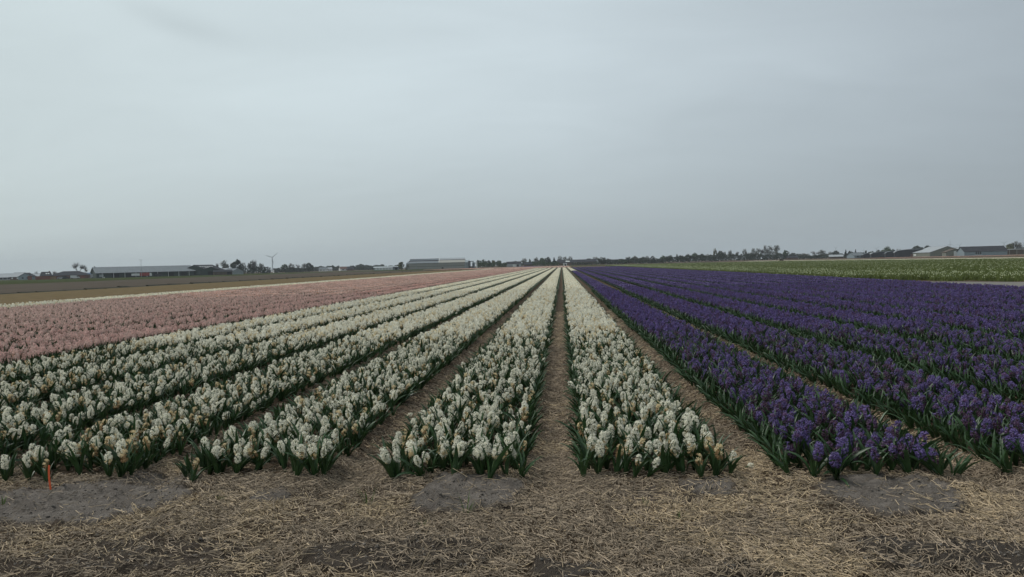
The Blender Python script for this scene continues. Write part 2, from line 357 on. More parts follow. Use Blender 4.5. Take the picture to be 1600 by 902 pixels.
def plant_recipe(seed, big=1.0):
    rd = random.Random(seed); nl = rd.choice((5, 6, 6)); a0 = rd.random() * 6.3; out = []
    for i in range(nl): out.append((rd.choice(range(8)) if rd.random() < .5 else rd.choice((0, 1, 2, 3)), a0 + 2 * PI * i / nl + rd.uniform(-.35, .35), rd.uniform(.85, 1.12) * big))
    return out
def proto_full(kind, vi):
    parts = [(SPIKES[kind][vi], Matrix.Identity(4)), (STEMME, Matrix.Identity(4))]
    for li, a, s in plant_recipe(vi * 31 + (5 if kind == 'white' else 77)): parts.append((LEAVES[li], Matrix.Rotation(a, 4, 'Z') @ Matrix.Scale(s, 4)))
    return join_plant('hyacinth_plant', parts)
def proto_mid(kind, seed):
    b = spike(random.Random(seed).choice((.0, .2, .3, .6)) if kind in ('white', 'purple') else .15, kind if kind in ('white', 'purple') else 'pink', seed, full=False, ring=5, per=4, ht=.075, base=.15)
    random.seed(seed); g = MB()
    for i in range(5): leaf(g, i * 1.3 + seed, random.uniform(.17, .23), .03, random.uniform(.3, 1.0), random.uniform(.15, .4), 2)
    return join_plant('hyacinth_plant', [(b.me('s', KM[kind], col=True), Matrix.Identity(4)), (g.me('l', GREEN), Matrix.Identity(4))])
def patch(kinds, seed, L=1.5, half=BW, hs=1.0):
    half = .45 if kinds[0] == 'purple' else half
    """a stretch of bed far from the camera"""
    rd = random.Random(seed); heads = {k: MB() for k in kinds}; g = MB(); ny = int(L / .125)
    for j in range(ny):
        for i in range(9):
            x = -half + 2 * half * (i + .5) / 9 + rd.uniform(-.04, .04); y = -L / 2 + L * (j + .5) / ny + rd.uniform(-.05, .05); h = (.235 * hs + rd.uniform(-.035, .03)) * (1 - .24 * (abs(x) / half) ** 3)
            if rd.random() < .06: continue
            b = heads[rd.choice(kinds)]
            for q in range(7):
                a = rd.random() * 6.3; zz = h - .09 * q / 7; s = rd.uniform(.026, .038)
                c = np.array([x + math.cos(a) * .012, y + math.sin(a) * .012, zz]); tl = rd.uniform(.2, 1.0) if q else 0.1
                n = nrm([math.cos(a) * math.sin(tl), math.sin(a) * math.sin(tl), math.cos(tl)]); e = nrm(np.cross(n, (.3, 1, .1))); f = np.cross(n, e)
                cc = rd.uniform(.86, 1.05) * (np.array([1, 1, 1]) if rd.random() > .12 else np.array([.85, .70, .52]))
                b.add([c - e * s, c - f * s, c + e * s, c + f * s], [(0, 1, 2, 3)], tuple(cc * (.9 if kinds[0] == 'purple' else 1)))
            for q in range(3):
                a = rd.random() * 6.3; r = np.array([math.cos(a), math.sin(a), 0]); t = np.array([-r[1], r[0], 0]); o = np.array([x, y, 0]); m = o + r * .05 + (0, 0, .13); tp = o + r * .11 + (0, 0, rd.uniform(.16, .22))
                g.add([o, m - t * .017, tp, m + t * .017], [(0, 1, 2, 3)])
    for sg in (-1, 1):
        for q in range(int(L * (30 if kinds[0] == 'purple' else 14))):
            y = rd.uniform(-L / 2, L / 2); o = np.array([sg * (half + rd.uniform(-.02, .04)), y, 0]); r = nrm([sg * rd.uniform(.5, 1), rd.uniform(-.6, .6), 0]); t = np.array([-r[1], r[0], 0]); m = o + r * .06 + (0, 0, .12); tp = o + r * .14 + (0, 0, rd.uniform(.11, .18))
            g.add([o, m - t * .017, tp, m + t * .017], [(0, 1, 2, 3)])
    parts = [(heads[k].me('h', KM[k], col=True), Matrix.Identity(4)) for k in kinds] + [(g.me('l', GREEN), Matrix.Identity(4))]
    return join_plant('hyacinth_patch', parts)

# ------------------------------------------------------------------ scattering by geometry nodes (stuff only)
def coll_of(name, meshes):
    c = bpy.data.collections.new(name)
    for i, me in enumerate(meshes):
        o = bpy.data.objects.new('%s_%02d' % (name, i), me); c.objects.link(o)
    return c
def scatter(name, layers, label, cat):
    """layers: list of (collection, pos Nx3, rot Nx3, scale Nx3, idx N) joined in ONE object"""
    allP = np.concatenate([l[1] for l in layers]); me = bpy.data.meshes.new(name); N = len(allP)
    me.vertices.add(N); me.vertices.foreach_set('co', allP.astype(np.float32).ravel())
    for an, k in (('rot', 2), ('scl', 3)):
        a = me.attributes.new(an, 'FLOAT_VECTOR', 'POINT'); a.data.foreach_set('vector', np.concatenate([l[k] for l in layers]).astype(np.float32).ravel())
    a = me.attributes.new('idx', 'INT', 'POINT'); a.data.foreach_set('value', np.concatenate([l[4] for l in layers]).astype(np.int32))
    a = me.attributes.new('lay', 'INT', 'POINT'); a.data.foreach_set('value', np.concatenate([np.full(len(l[1]), i) for i, l in enumerate(layers)]).astype(np.int32))
    o = link(name, me); g = bpy.data.node_groups.new(name, 'GeometryNodeTree')
    g.interface.new_socket('Geometry', in_out='INPUT', socket_type='NodeSocketGeometry'); g.interface.new_socket('Geometry', in_out='OUTPUT', socket_type='NodeSocketGeometry')
    gi = g.nodes.new('NodeGroupInput'); go = g.nodes.new('NodeGroupOutput'); jn = g.nodes.new('GeometryNodeJoinGeometry')
    def na(nm, ty): n = g.nodes.new('GeometryNodeInputNamedAttribute'); n.data_type = ty; n.inputs['Name'].default_value = nm; return n.outputs['Attribute']
    rot = na('rot', 'FLOAT_VECTOR'); scl = na('scl', 'FLOAT_VECTOR'); idx = na('idx', 'INT'); lay = na('lay', 'INT')
    e2r = g.nodes.new('FunctionNodeEulerToRotation'); g.links.new(rot, e2r.inputs[0])
    for i, l in enumerate(layers):
        ci = g.nodes.new('GeometryNodeCollectionInfo'); ci.inputs['Collection'].default_value = l[0]; ci.inputs['Separate Children'].default_value = True; ci.inputs['Reset Children'].default_value = True
        cp = g.nodes.new('FunctionNodeCompare'); cp.data_type = 'INT'; cp.operation = 'EQUAL'; g.links.new(lay, cp.inputs[2]); cp.inputs[3].default_value = i
        ip = g.nodes.new('GeometryNodeInstanceOnPoints'); g.links.new(gi.outputs[0], ip.inputs['Points']); g.links.new(cp.outputs[0], ip.inputs['Selection'])
        g.links.new(ci.outputs[0], ip.inputs['Instance']); ip.inputs['Pick Instance'].default_value = True
        g.links.new(idx, ip.inputs['Instance Index']); g.links.new(e2r.outputs[0], ip.inputs['Rotation']); g.links.new(scl, ip.inputs['Scale'])
        g.links.new(ip.outputs[0], jn.inputs[0])
    g.links.new(jn.outputs[0], go.inputs[0]); md = o.modifiers.new('scatter', 'NODES'); md.node_group = g
    tag(o, label, cat, kind='stuff'); return o

# ------------------------------------------------------------------ hyacinth beds
PROTO = {k: [proto_full(k, i) for i in range(6)] for k in ('white', 'purple')}
CF = {k: coll_of('full_' + k, PROTO[k]) for k in PROTO}
CM = {k: coll_of('mid_' + k, [proto_mid(k, 500 + i * 13) for i in range(6)]) for k in KM}
def tuft(seed):
    parts = [(LEAVES[li], Matrix.Rotation(a, 4, 'Z') @ Matrix.Scale(s_, 4)) for li, a, s_ in plant_recipe(seed)[:5]]
    return join_plant('leaf_tuft', parts)
CT = coll_of('tuft', [tuft(700 + i) for i in range(6)])
CP = {k: coll_of('patch_' + k, [patch([k], 60 + i) for i in range(4)]) for k in KM}
def rows(xc, y0, y1, sp=.134, n=8, jit=.046, BW=BW):
    ny = int((y1 - y0) / sp); j, i = np.meshgrid(np.arange(ny), np.arange(n), indexing='ij')
    x = xc - BW + 2 * BW * (i + .5) / n + rng.uniform(-jit, jit, i.shape); y = y0 + sp * (j + .5) + rng.uniform(-jit * 1.2, jit * 1.2, i.shape) + rng.normal(0, .055, n)[i]
    return x.ravel(), y.ravel(), i.ravel(), j.ravel()
def vis(x, y, m=1.0): return (x > -.735 * y - m) & (x < .60 * y + m)
FULL_TO, MID_TO = 15.0, 42.0
BEDS = []                                              # (centre, kind, y0, y1)
for k in range(-6, 1): BEDS.append((bed_c(k), 'white', y_start(bed_c(k)), Y_END))
for k in range(1, 12):
    BEDS.append((bed_c(k), 'purple', y_start(bed_c(k)), 142.0 if k == 1 else Y_END - 1.5 * max(0, k - 6)))
BEDS.append((bed_c(1), 'white', 143.0, Y_END))
NP = 11
for k in range(-6 - NP, -6): BEDS.append((bed_c(k), 'rose' if k > -9 else 'pink', 6.0, 305.0))
for k in (-6 - NP - 1, -6 - NP - 2): BEDS.append((bed_c(k), 'white', 6.0, 305.0))
near = {'white': [], 'purple': [], 'pink': []}; layers = {k: [] for k in KM}
for xc, kind, y0, y1 in BEDS:
    if y0 < MID_TO:
        x, y, i, j = rows(xc, y0, MID_TO, BW=.475 if kind == 'purple' else BW) if kind in ('white', 'purple') else rows(xc, y0, MID_TO, .155, 7, .04)
        pr = float(np.clip((xc + 19) / 10, .05, .85))
        keep = vis(x, y, 3.0) & (rng.random(len(x)) > (.10 if kind == 'white' else .07)) & (fbm(x, y, 1.9, 2, 55) > .19); x, y, i, j = x[keep], y[keep], i[keep], j[keep]
        for s in range(len(x)):
            if y[s] < FULL_TO + rng.uniform(-1, 1) and kind in CF:
                near[kind].append((x[s], y[s], i[s], j[s], xc, kind))
            else: near.setdefault('mid_' + (kind if kind in CF else ('rose' if rng.random() < pr else 'pink')), []).append((x[s], y[s], xc))
    if y0 < MID_TO:
        n = int((MID_TO - y0) / .085); ty_ = y0 + .085 * (np.arange(n) + .3)
        for sg in (-1, 1):
            yy_ = ty_ + rng.uniform(-.03, .03, n); xx_ = xc + sg * ((.535 if kind == 'purple' else .515) + rng.normal(0, .022, n)); kk = vis(xx_, yy_, 3.0) & (yy_ < MID_TO) & (rng.random(n) < (.9 if kind == 'purple' else .5)); near.setdefault('edge_' + kind, []).extend(zip(xx_[kk], yy_[kk], np.full(int(kk.sum()), sg)))
    ya = max(y0, MID_TO); n = int((y1 - ya) / 1.5)
    yy = ya + 1.5 * (np.arange(n) + .5); keep = vis(np.full(n, xc), yy, 5); yy = yy[keep]; n = len(yy)
    rt = np.zeros((n, 3)); rt[:, 2] = rng.integers(0, 2, n) * PI
    sc = np.ones((n, 3)); sc[:, 0] = np.where(rng.random(n) < .5, 1, -1); sc[:, 2] = rng.uniform(.94, 1.06, n)
    layers[kind].append((CP[kind], np.stack([np.full(n, xc), yy, np.full(n, .03)], -1), rt, sc, rng.integers(0, 4, n)))
def crown(dx): return 1 - .20 * np.clip(np.abs(dx) / BW, 0, 1.1) ** 3
def lay_of(coll, x, y, nv, xc=None, smin=.74, smax=1.18, tilt=.2):
    n = len(x); x = np.array(x); y = np.array(y)
    R = np.stack([rng.normal(0, tilt, n), rng.normal(0, tilt, n), rng.uniform(0, 6.28, n)], -1); S = rng.uniform(smin, smax, n)
    Sz = S * rng.uniform(.92, 1.08, n) * (1 if xc is None else crown(x - np.array(xc)))
    return (coll, np.stack([x, y, height(x, y)], -1), R, np.stack([S, S, Sz], -1), rng.integers(0, nv, n))
BEDNAME = {-1: 'first bed left of centre', -2: 'second bed left of centre', -3: 'third bed left of centre', -4: 'fourth bed left of centre', 0: 'white bed right of centre',
           1: 'nearest purple bed', 2: 'second purple bed', 3: 'third purple bed', 4: 'fourth purple bed'}
STRAY = []
def individual(kind, xx, yy, ii, jj, xc):
    vi = int(rng.integers(0, 6)); wl = WILTS[kind][vi]; k = round((xc - C_B) / PITCH); z = float(height(xx, yy))
    root = empty(kind + '_hyacinth', (float(xx), float(yy), z), float(rng.uniform(0, 6.28)))
    tl = rng.normal(0, .19, 2); root.rotation_euler[0] = tl[0]; root.rotation_euler[1] = tl[1]; s = float(rng.uniform(.76, 1.17)); root.scale = (s, s, s * float(rng.uniform(.94, 1.07)))
    st = {'white': ('pure white', 'white', 'lightly browned cream', 'half browned', 'withered brown', 'slightly faded'),
          'purple': ('violet-blue', 'violet', 'faded purple', 'withered purple-brown', 'purple', 'half withered')}[kind][vi]
    side = ('left edge', 'one in from left edge', 'two in from left edge', 'just left of middle', 'just right of middle', 'two in from right edge', 'one in from right edge', 'right edge')[min(7, int(ii))]
    row = ('front row', 'second row', 'third row', 'fourth row', 'fifth row', 'sixth row', 'seventh row', 'eighth row', 'ninth row', 'tenth row', 'eleventh row', 'twelfth row', 'thirteenth row', 'fourteenth row', 'fifteenth row', 'sixteenth row', 'seventeenth row', 'eighteenth row', 'nineteenth row', 'twentieth row', 'twenty-first row', 'twenty-second row', 'twenty-third row', 'twenty-fourth row')[min(23, int(jj))]
    tag(root, '%s hyacinth, %s, %s, %s' % (st, row, side, BEDNAME.get(k, 'outer bed')), 'hyacinth', '%s hyacinths at the near end of the %s' % (kind, BEDNAME.get(k, 'outer bed')))
    link('flower_spike', SPIKES[kind][vi], root); link('stem', STEMME, root)
    for li, a, sc in plant_recipe(int(rng.integers(0, 9999)), 1.0 if jj else 1.05):
        o = link('leaf', LEAVES[li], root); o.rotation_euler = (0, 0, a); o.scale = (sc, sc, sc)
    return root
for kind in ('white', 'purple'):
    L = near[kind]; L.sort(key=lambda p: (0 if vis(np.array(p[0]), np.array(p[1]), .05) else 1, p[1] + .12 * abs(p[0])))
    for p in L[:296]: individual(kind, p[0], p[1], p[2], p[3], p[4])
    R = L[296:]; layers[kind].append(lay_of(CF[kind], [p[0] for p in R], [p[1] for p in R], 6, [p[4] for p in R]))
for px_, py_, kind, sc_, lb in ((1462, 745, 'purple', 1.0, 'lone violet hyacinth standing off the right front corner of the nearest purple bed'), (300, 757, 'white', .8, 'short straggling white hyacinth at the left corner of the first left bed'),
                            (1140, 745, 'white', .8, 'leafy low white hyacinth at the right front corner of the white bed'), (622, 748, 'white', .95, 'outward leaning white hyacinth at the left front corner of the bed left of centre')):
    gx_, gy_ = ground_pt(px_, py_); r_ = individual(kind, gx_, gy_, 0, 1, bed_c(0))
    r_['label'] = lb; r_.scale = (sc_,) * 3; r_['group'] = 'stray hyacinths at the bed corners'; STRAY.append(r_)
# the nearest pink plants one by one
PKM = {k: [bpy.data.objects['mid_%s_%02d' % (k, i)].data for i in range(6)] for k in ('pink', 'rose')}
pk = [(p, k) for k in ('pink', 'rose') for p in near['mid_' + k]]
pk.sort(key=lambda q: (0 if vis(np.array(q[0][0]), np.array(q[0][1]), -.1) else 1, q[0][0] ** 2 + q[0][1] ** 2))
for (px_, py_, xc_), k in pk[:300]:
    o = link('pink_hyacinth', PKM[k][int(rng.integers(0, 6))], None, (float(px_), float(py_), float(height(px_, py_))), float(rng.uniform(0, 6.28))); s = float(rng.uniform(.9, 1.12)); o.scale = (s, s, s)
    tag(o, 'pink hyacinth at the near edge of the pink beds on the left', 'hyacinth', 'pink hyacinths at the near edge of the pink beds')
for (px_, py_, xc_), k in pk[300:]: near.setdefault('far_' + k, []).append((px_, py_, xc_))
near['mid_pink'] = near.get('far_pink', []); near['mid_rose'] = near.get('far_rose', [])

for k in KM:
    ed = near.get('edge_' + k)
    if ed:
        ed = np.array(ed, float); n = len(ed); sg = ed[:, 2]; S = rng.uniform(.72, 1.02, n)
        R = np.stack([rng.normal(0, .12, n), sg * rng.uniform(.1, .45, n), np.zeros(n)], -1)
        # local turn first: the tuft prototypes are already turned at random, so only the outward lean is given here
        layers[k].append((CT, np.stack([ed[:, 0], ed[:, 1], height(ed[:, 0], ed[:, 1])], -1), R, np.stack([S, S, S], -1), rng.integers(0, 6, n)))
    pts = near.get('mid_' + k)
    if pts: layers[k].append(lay_of(CM[k], [p[0] for p in pts], [p[1] for p in pts], 6, [p[2] for p in pts]))
scatter('white_hyacinths', layers['white'], 'long beds of white hyacinths running to the horizon', 'flowers')
scatter('purple_hyacinths', layers['purple'], 'long beds of deep purple hyacinths right of the white beds', 'flowers')
scatter('pink_hyacinths', layers['pink'] + layers['rose'], 'broad band of pink hyacinths beyond the white beds on the left', 'flowers')

# far strips of flowers beyond the ends of the rows
far = {k: [] for k in KM}
def strip(kind, x0, x1, y0, y1):
    xs = np.arange(x0 + .75, x1, PITCH); ys = np.arange(y0 + .75, y1, 1.5); X, Y = np.meshgrid(xs, ys); x = X.ravel(); y = Y.ravel(); n = len(x)
    rt = np.zeros((n, 3)); sc = np.ones((n, 3)); sc[:, 0] = 1.35
    far[kind].append((CP[kind], np.stack([x, y, np.full(n, .02)], -1), rt, sc, rng.integers(0, 4, n)))
strip('pink', -24, 4, 285, 430); strip('rose', -66, -44, 360, 440); strip('pink', -44, -26, 335, 440); strip('purple', -26, -12, 440, 520)
strip('white', 97, 106, 120, 420)
strip('rose', 170, 186, 260, 440)
for k, nm, lb in (('pink', 'distant_pink_flowers', 'pale pink flower strips beyond the ends of the rows'), ('rose', 'distant_red_flowers', 'thin red flower strips near the far buildings'),
                  ('purple', 'distant_purple_flowers', 'thin purple flower strip far beyond the white beds'), ('white', 'distant_white_flowers', 'pale flower strip beyond the green daffodil field')):
    if far[k]: scatter(nm, far[k], lb, 'flowers')

# ------------------------------------------------------------------ daffodil field on the right
DLEAF = mat('daffodil_leaf', (.155, .190, .058), .6, .25, 3, rnd=.12, trans=.2)
DWHITE = mat('daffodil_petal', (.62, .66, .44), .6, .06, 20, attr=True)
def daff_patch(seed, nfl, L=1.5, w=1.5):
    rd = random.Random(seed); g = MB(); h = MB()
    for q in range(230):
        x = rd.uniform(-w / 2, w / 2) * .82; y = rd.uniform(-L / 2, L / 2); a = rd.random() * 6.3; t = np.array([-math.sin(a), math.cos(a), 0]); r = np.array([math.cos(a), math.sin(a), 0]); o = np.array([x, y, 0]); H = rd.uniform(.26, .42)
        g.add([o - t * .016, o + t * .016, o + r * .05 + t * .014 + (0, 0, H * .7), o + r * .12 + (0, 0, H), o + r * .05 - t * .014 + (0, 0, H * .7)], [(0, 1, 2, 3, 4)])
    for q in range(nfl): daff_head(h, (rd.uniform(-w / 2, w / 2) * .82, rd.uniform(-L / 2, L / 2), rd.uniform(.20, .44)), rd)
    parts = [(g.me('l', DLEAF), Matrix.Identity(4))] + ([(h.me('h', DWHITE, col=True), Matrix.Identity(4))] if nfl else [])
    return join_plant('daffodil_patch', parts)
def daff_head(b, p, rd, s=.030):
    a = rd.uniform(-2.6, -.5); d = nrm([math.cos(a), math.sin(a), rd.uniform(-.1, .5)]); p = np.array(p); e = nrm(np.cross(d, (0, 0, 1))); f = np.cross(e, d)
    for i in range(6):
        t = 2 * PI * i / 6; r = math.cos(t) * e + math.sin(t) * f; q = -math.sin(t) * e + math.cos(t) * f
        b.add([p, p + r * s * .6 - q * s * .33, p + r * s, p + r * s * .6 + q * s * .33], [(0, 1, 2, 3)], (1, 1, 1))
    b.prism(p, p + d * s * .5, s * .25, s * .35, 5, (1, .92, .55))
DC = coll_of('daff', [daff_patch(1, 44), daff_patch(2, 34), daff_patch(3, 16), daff_patch(4, 12), daff_patch(5, 8), daff_patch(6, 5)])
def in_field(x, y):
    near_edge = np.where(x < 25, 52 - (x - 18.8) * 1.6, 42.0)
    return (x > 18.8) & (x < 88) & (y > near_edge) & (y < 345 - .25 * x)
X, Y = np.meshgrid(np.arange(19.6, 88, PITCH), np.arange(42, 345, 1.45)); x = X.ravel(); y = Y.ravel(); k = in_field(x, y) & (x < .61 * y + 3); x, y = x[k], y[k]
edge = np.minimum(x - 18.8, np.where(x < 25, y - (52 - (x - 18.8) * 1.6), y - 42.0) + 0) ; pe = np.clip(1 - (edge - 1.5) / 9.0, 0, 1)
n = len(x); rr = rng.random(n); idx = np.where(rr < pe * .95, rng.integers(0, 2, n), np.where(rng.random(n) < .35, 2 + rng.integers(0, 2, n), 4 + rng.integers(0, 2, n)))
S = np.ones((n, 3)) * rng.uniform(.85, 1.12, (n, 1)); R = np.zeros((n, 3)); R[:, 2] = rng.integers(0, 2, n) * PI
scatter('daffodils', [(DC, np.stack([x + rng.uniform(-.1, .1, n), y, np.full(n, .0)], -1), R, S, idx)], 'wide green field of white daffodils on the right', 'flowers')

# ------------------------------------------------------------------ straw
ST1 = mat('straw', (.36, .275, .172), .6, .2, 30, rnd=.55, spec=.4)
ST2 = mat('weathered_straw', (.245, .192, .136), .7, .2, 30, rnd=.6, spec=.3)
def straw_me(L, w, bend, m, seed):
    b = MB(); n = 3; P = []
    rd = random.Random(seed)
    for i in range(n + 1):
        f = i / n; x = (f - .5) * L; y = bend * L * (f - .5) ** 2 * 4; z = rd.uniform(-.0008, .0008) + .003
        P += [(x, y - w / 2, z), (x, y, z + w * .6), (x, y + w / 2, z)]
    Fs = []
    for i in range(n): k = 3 * i; Fs += [(k, k + 3, k + 4, k + 1), (k + 1, k + 4, k + 5, k + 2)]
    b.add(P, Fs); return b.me('straw_piece', m)
SCOL = coll_of('straw', [straw_me(L, w, bd, m, i) for i, (L, w, bd, m) in enumerate([(.05, .0042, .0, ST1), (.075, .0042, .01, ST1), (.11, .004, .015, ST1), (.035, .0052, .0, ST1), (.06, .0046, -.01, ST1),
 (.045, .0046, .0, ST2), (.07, .005, .01, ST2), (.10, .0046, .0, ST2), (.03, .006, .0, ST2), (.05, .0042, .02, ST2)])])
def straw_points():
    PX = []; PY = []
    n = 370000; x = rng.uniform(-7.4, 7.2, n); y = rng.uniform(3.3, 6.35, n)
    dens = .85 * (1 - .955 * bare_mask(x, y)) * (.5 + .9 * sstep(.3, .62, fbm(x, y, 1.7, 3, 33)))
    t = (x - C_B) / PITCH; d = np.abs(t - np.round(t)) * PITCH; inplants = sstep(5.6, 5.95, y) * (1 - sstep(.42, .56, d)); dens *= 1 - .92 * inplants
    k = (rng.random(n) < dens) & vis(x, y, 2.6); PX.append(x[k]); PY.append(y[k])
    for kb in range(-8, 6):
        xc = bed_c(kb) + PITCH / 2; n = 14000; y = 6.0 + (rng.random(n) ** 1.7) * 20; x = xc + rng.normal(0, .13, n)
        k = vis(x, y, 2.2) & (np.abs(x - xc) < .34); PX.append(x[k]); PY.append(y[k])
    return np.concatenate(PX), np.concatenate(PY)
x, y = straw_points(); n = len(x); e = .01
hz = height(x, y); gx = (height(x + e, y) - hz) / e; gy = (height(x, y + e) - hz) / e
fl = fbm(x, y, .8, 2, 44) * 9.0; ang = np.where(rng.random(n) < .30, fl + rng.normal(0, .5, n), rng.uniform(0, 6.28, n))
tx = np.cos(ang); ty = np.sin(ang); slope = gx * tx + gy * ty
pitch_ = -np.arctan(np.clip(slope, -.5, .5)) + rng.normal(0, .22, n)
yel = fbm(x, y, 1.6, 4, 71) + .10 * sstep(.5, 2.6, x) - .05
idx = np.where(rng.random(n) < sstep(.36, .66, yel) * .75 + .06, rng.integers(0, 5, n), rng.integers(5, 10, n))
S = .3 + 1.2 * rng.random(n) ** 1.5; lift = -.004 + rng.random(n) ** 2.5 * .026
scatter('straw', [(SCOL, np.stack([x, y, hz + lift], -1), np.stack([rng.uniform(-.5, .5, n), pitch_, ang], -1), np.stack([S, np.ones(n), np.ones(n)], -1), idx)], 'dry straw mulch strewn over the headland and paths', 'straw')
# small clods and crumbs on the bare soil
def clod(seed):
    rd = random.Random(seed); import bmesh
    bm = bmesh.new(); bmesh.ops.create_icosphere(bm, subdivisions=1, radius=1)
    for v_ in bm.verts: v_.co *= rd.uniform(.65, 1.2); v_.co.z *= .6
    me = bpy.data.meshes.new('clod'); bm.to_mesh(me); bm.free(); me.materials.append(mat('soil_clod', (.17, .150, .130), .95, .25, 8, rnd=.25, bump=.6)); return me
CC = coll_of('clod', [clod(i) for i in range(4)])
n = 42000; x = rng.uniform(-5, 4.6, n); y = rng.uniform(3.4, 6.0, n); k = (rng.random(n) < .06 + .85 * bare_mask(x, y)) & vis(x, y, .3); x, y = x[k], y[k]; n = len(x)
S = .0022 + .012 * rng.random(n) ** 6
scatter('soil_clods', [(CC, np.stack([x, y, height(x, y) + S * .1], -1), rng.uniform(0, 6.28, (n, 3)) * [.1, .1, 1], np.stack([S, S, S], -1), rng.integers(0, 4, n))], 'grey soil crumbs on the bare patches', 'soil')

# ------------------------------------------------------------------ small single things in the foreground
gx, gy = ground_pt(80, 766); z = float(height(gx, gy))
b = MB(); P = []
for i in range(7):
    f = i / 6; xx = -.012 * math.sin(f * 2.4) ; P += [(xx - .0075, -.0015, f * .215 - .03), (xx + .0075, -.0015, f * .215 - .03), (xx + .0075, .0015, f * .215 - .03), (xx - .0075, .0015, f * .215 - .03)]
Fs = [(3, 2, 1, 0), (24, 25, 26, 27)]
for i in range(6):
    for j in range(4): a_, c_ = 4 * i + j, 4 * i + (j + 1) % 4; Fs.append((a_, c_, c_ + 4, a_ + 4))
b.add(P, Fs); tag(b.build('marker_stake', mat('orange_plastic', (.75, .13, .05), .5, .08, 20), loc=(gx, gy, z)), 'thin orange plastic marker stake in front of the white bed at far left', 'stake')
TUFT = mat('young_grass', (.07, .12, .025), .6, .25, 10, rnd=.2, trans=.2)
for px, py, s, lb in ((575, 791, 1.7, 'small green grass tuft in the straw left of the bare soil patch'), (729, 803, 1.7, 'thin green grass tuft below the grey soil patch at centre'), (660, 822, .8, 'faint yellowish grass tuft in the straw below the centre-left bed'),
                      (1006, 792, .6, 'tiny green sprout in the straw below the bed right of the path'), (347, 788, .7, 'tiny green sprout at the corner of the leftmost straw path'), (1062, 812, .7, 'small green weed in grey straw at right of centre'), (4, 795, .8, 'green sprout at the left edge of the picture on bare soil')):
    gx, gy = ground_pt(px, py); random.seed(int(px)); t = empty('grass_tuft', (gx, gy, float(height(gx, gy)))); tag(t, lb, 'grass tuft', 'small green tufts in the straw')
    for q in range(random.randint(6, 9)):
        b = MB(); leaf(b, random.random() * 6.3, random.uniform(.05, .095) * s, .006, random.uniform(.2, 1.3), random.uniform(.05, .6), 3, start=random.uniform(0, .02)); b.build('blade', TUFT, t)
# fallen flower heads on the paths
for px, py, lb in ((1172, 724, 'white hyacinth head fallen on the straw right of the bed corner'), (641, 646, 'white hyacinth head fallen on the path left of the centre-left bed'), (1059, 603, 'pale hyacinth head fallen on the path beside the purple bed')):
    gx, gy = ground_pt(px, py); t = empty('fallen_hyacinth', (gx, gy, float(height(gx, gy)) + .03), 0); tag(t, lb, 'flower')
    o = link('flower_spike', SPIKES['white'][0 if px > 1100 else 1], t); o.rotation_euler = (0, 1.45, px * .1); o.location = (0, 0, .0); o.scale = (.8, .8, .7)
    o.location = o.rotation_euler.to_matrix() @ Vector((0, 0, -.13))
    o = link('stem', STEMME, t); o.rotation_euler = (0, 1.45, px * .1); o.location = o.rotation_euler.to_matrix() @ Vector((0, 0, -.13))

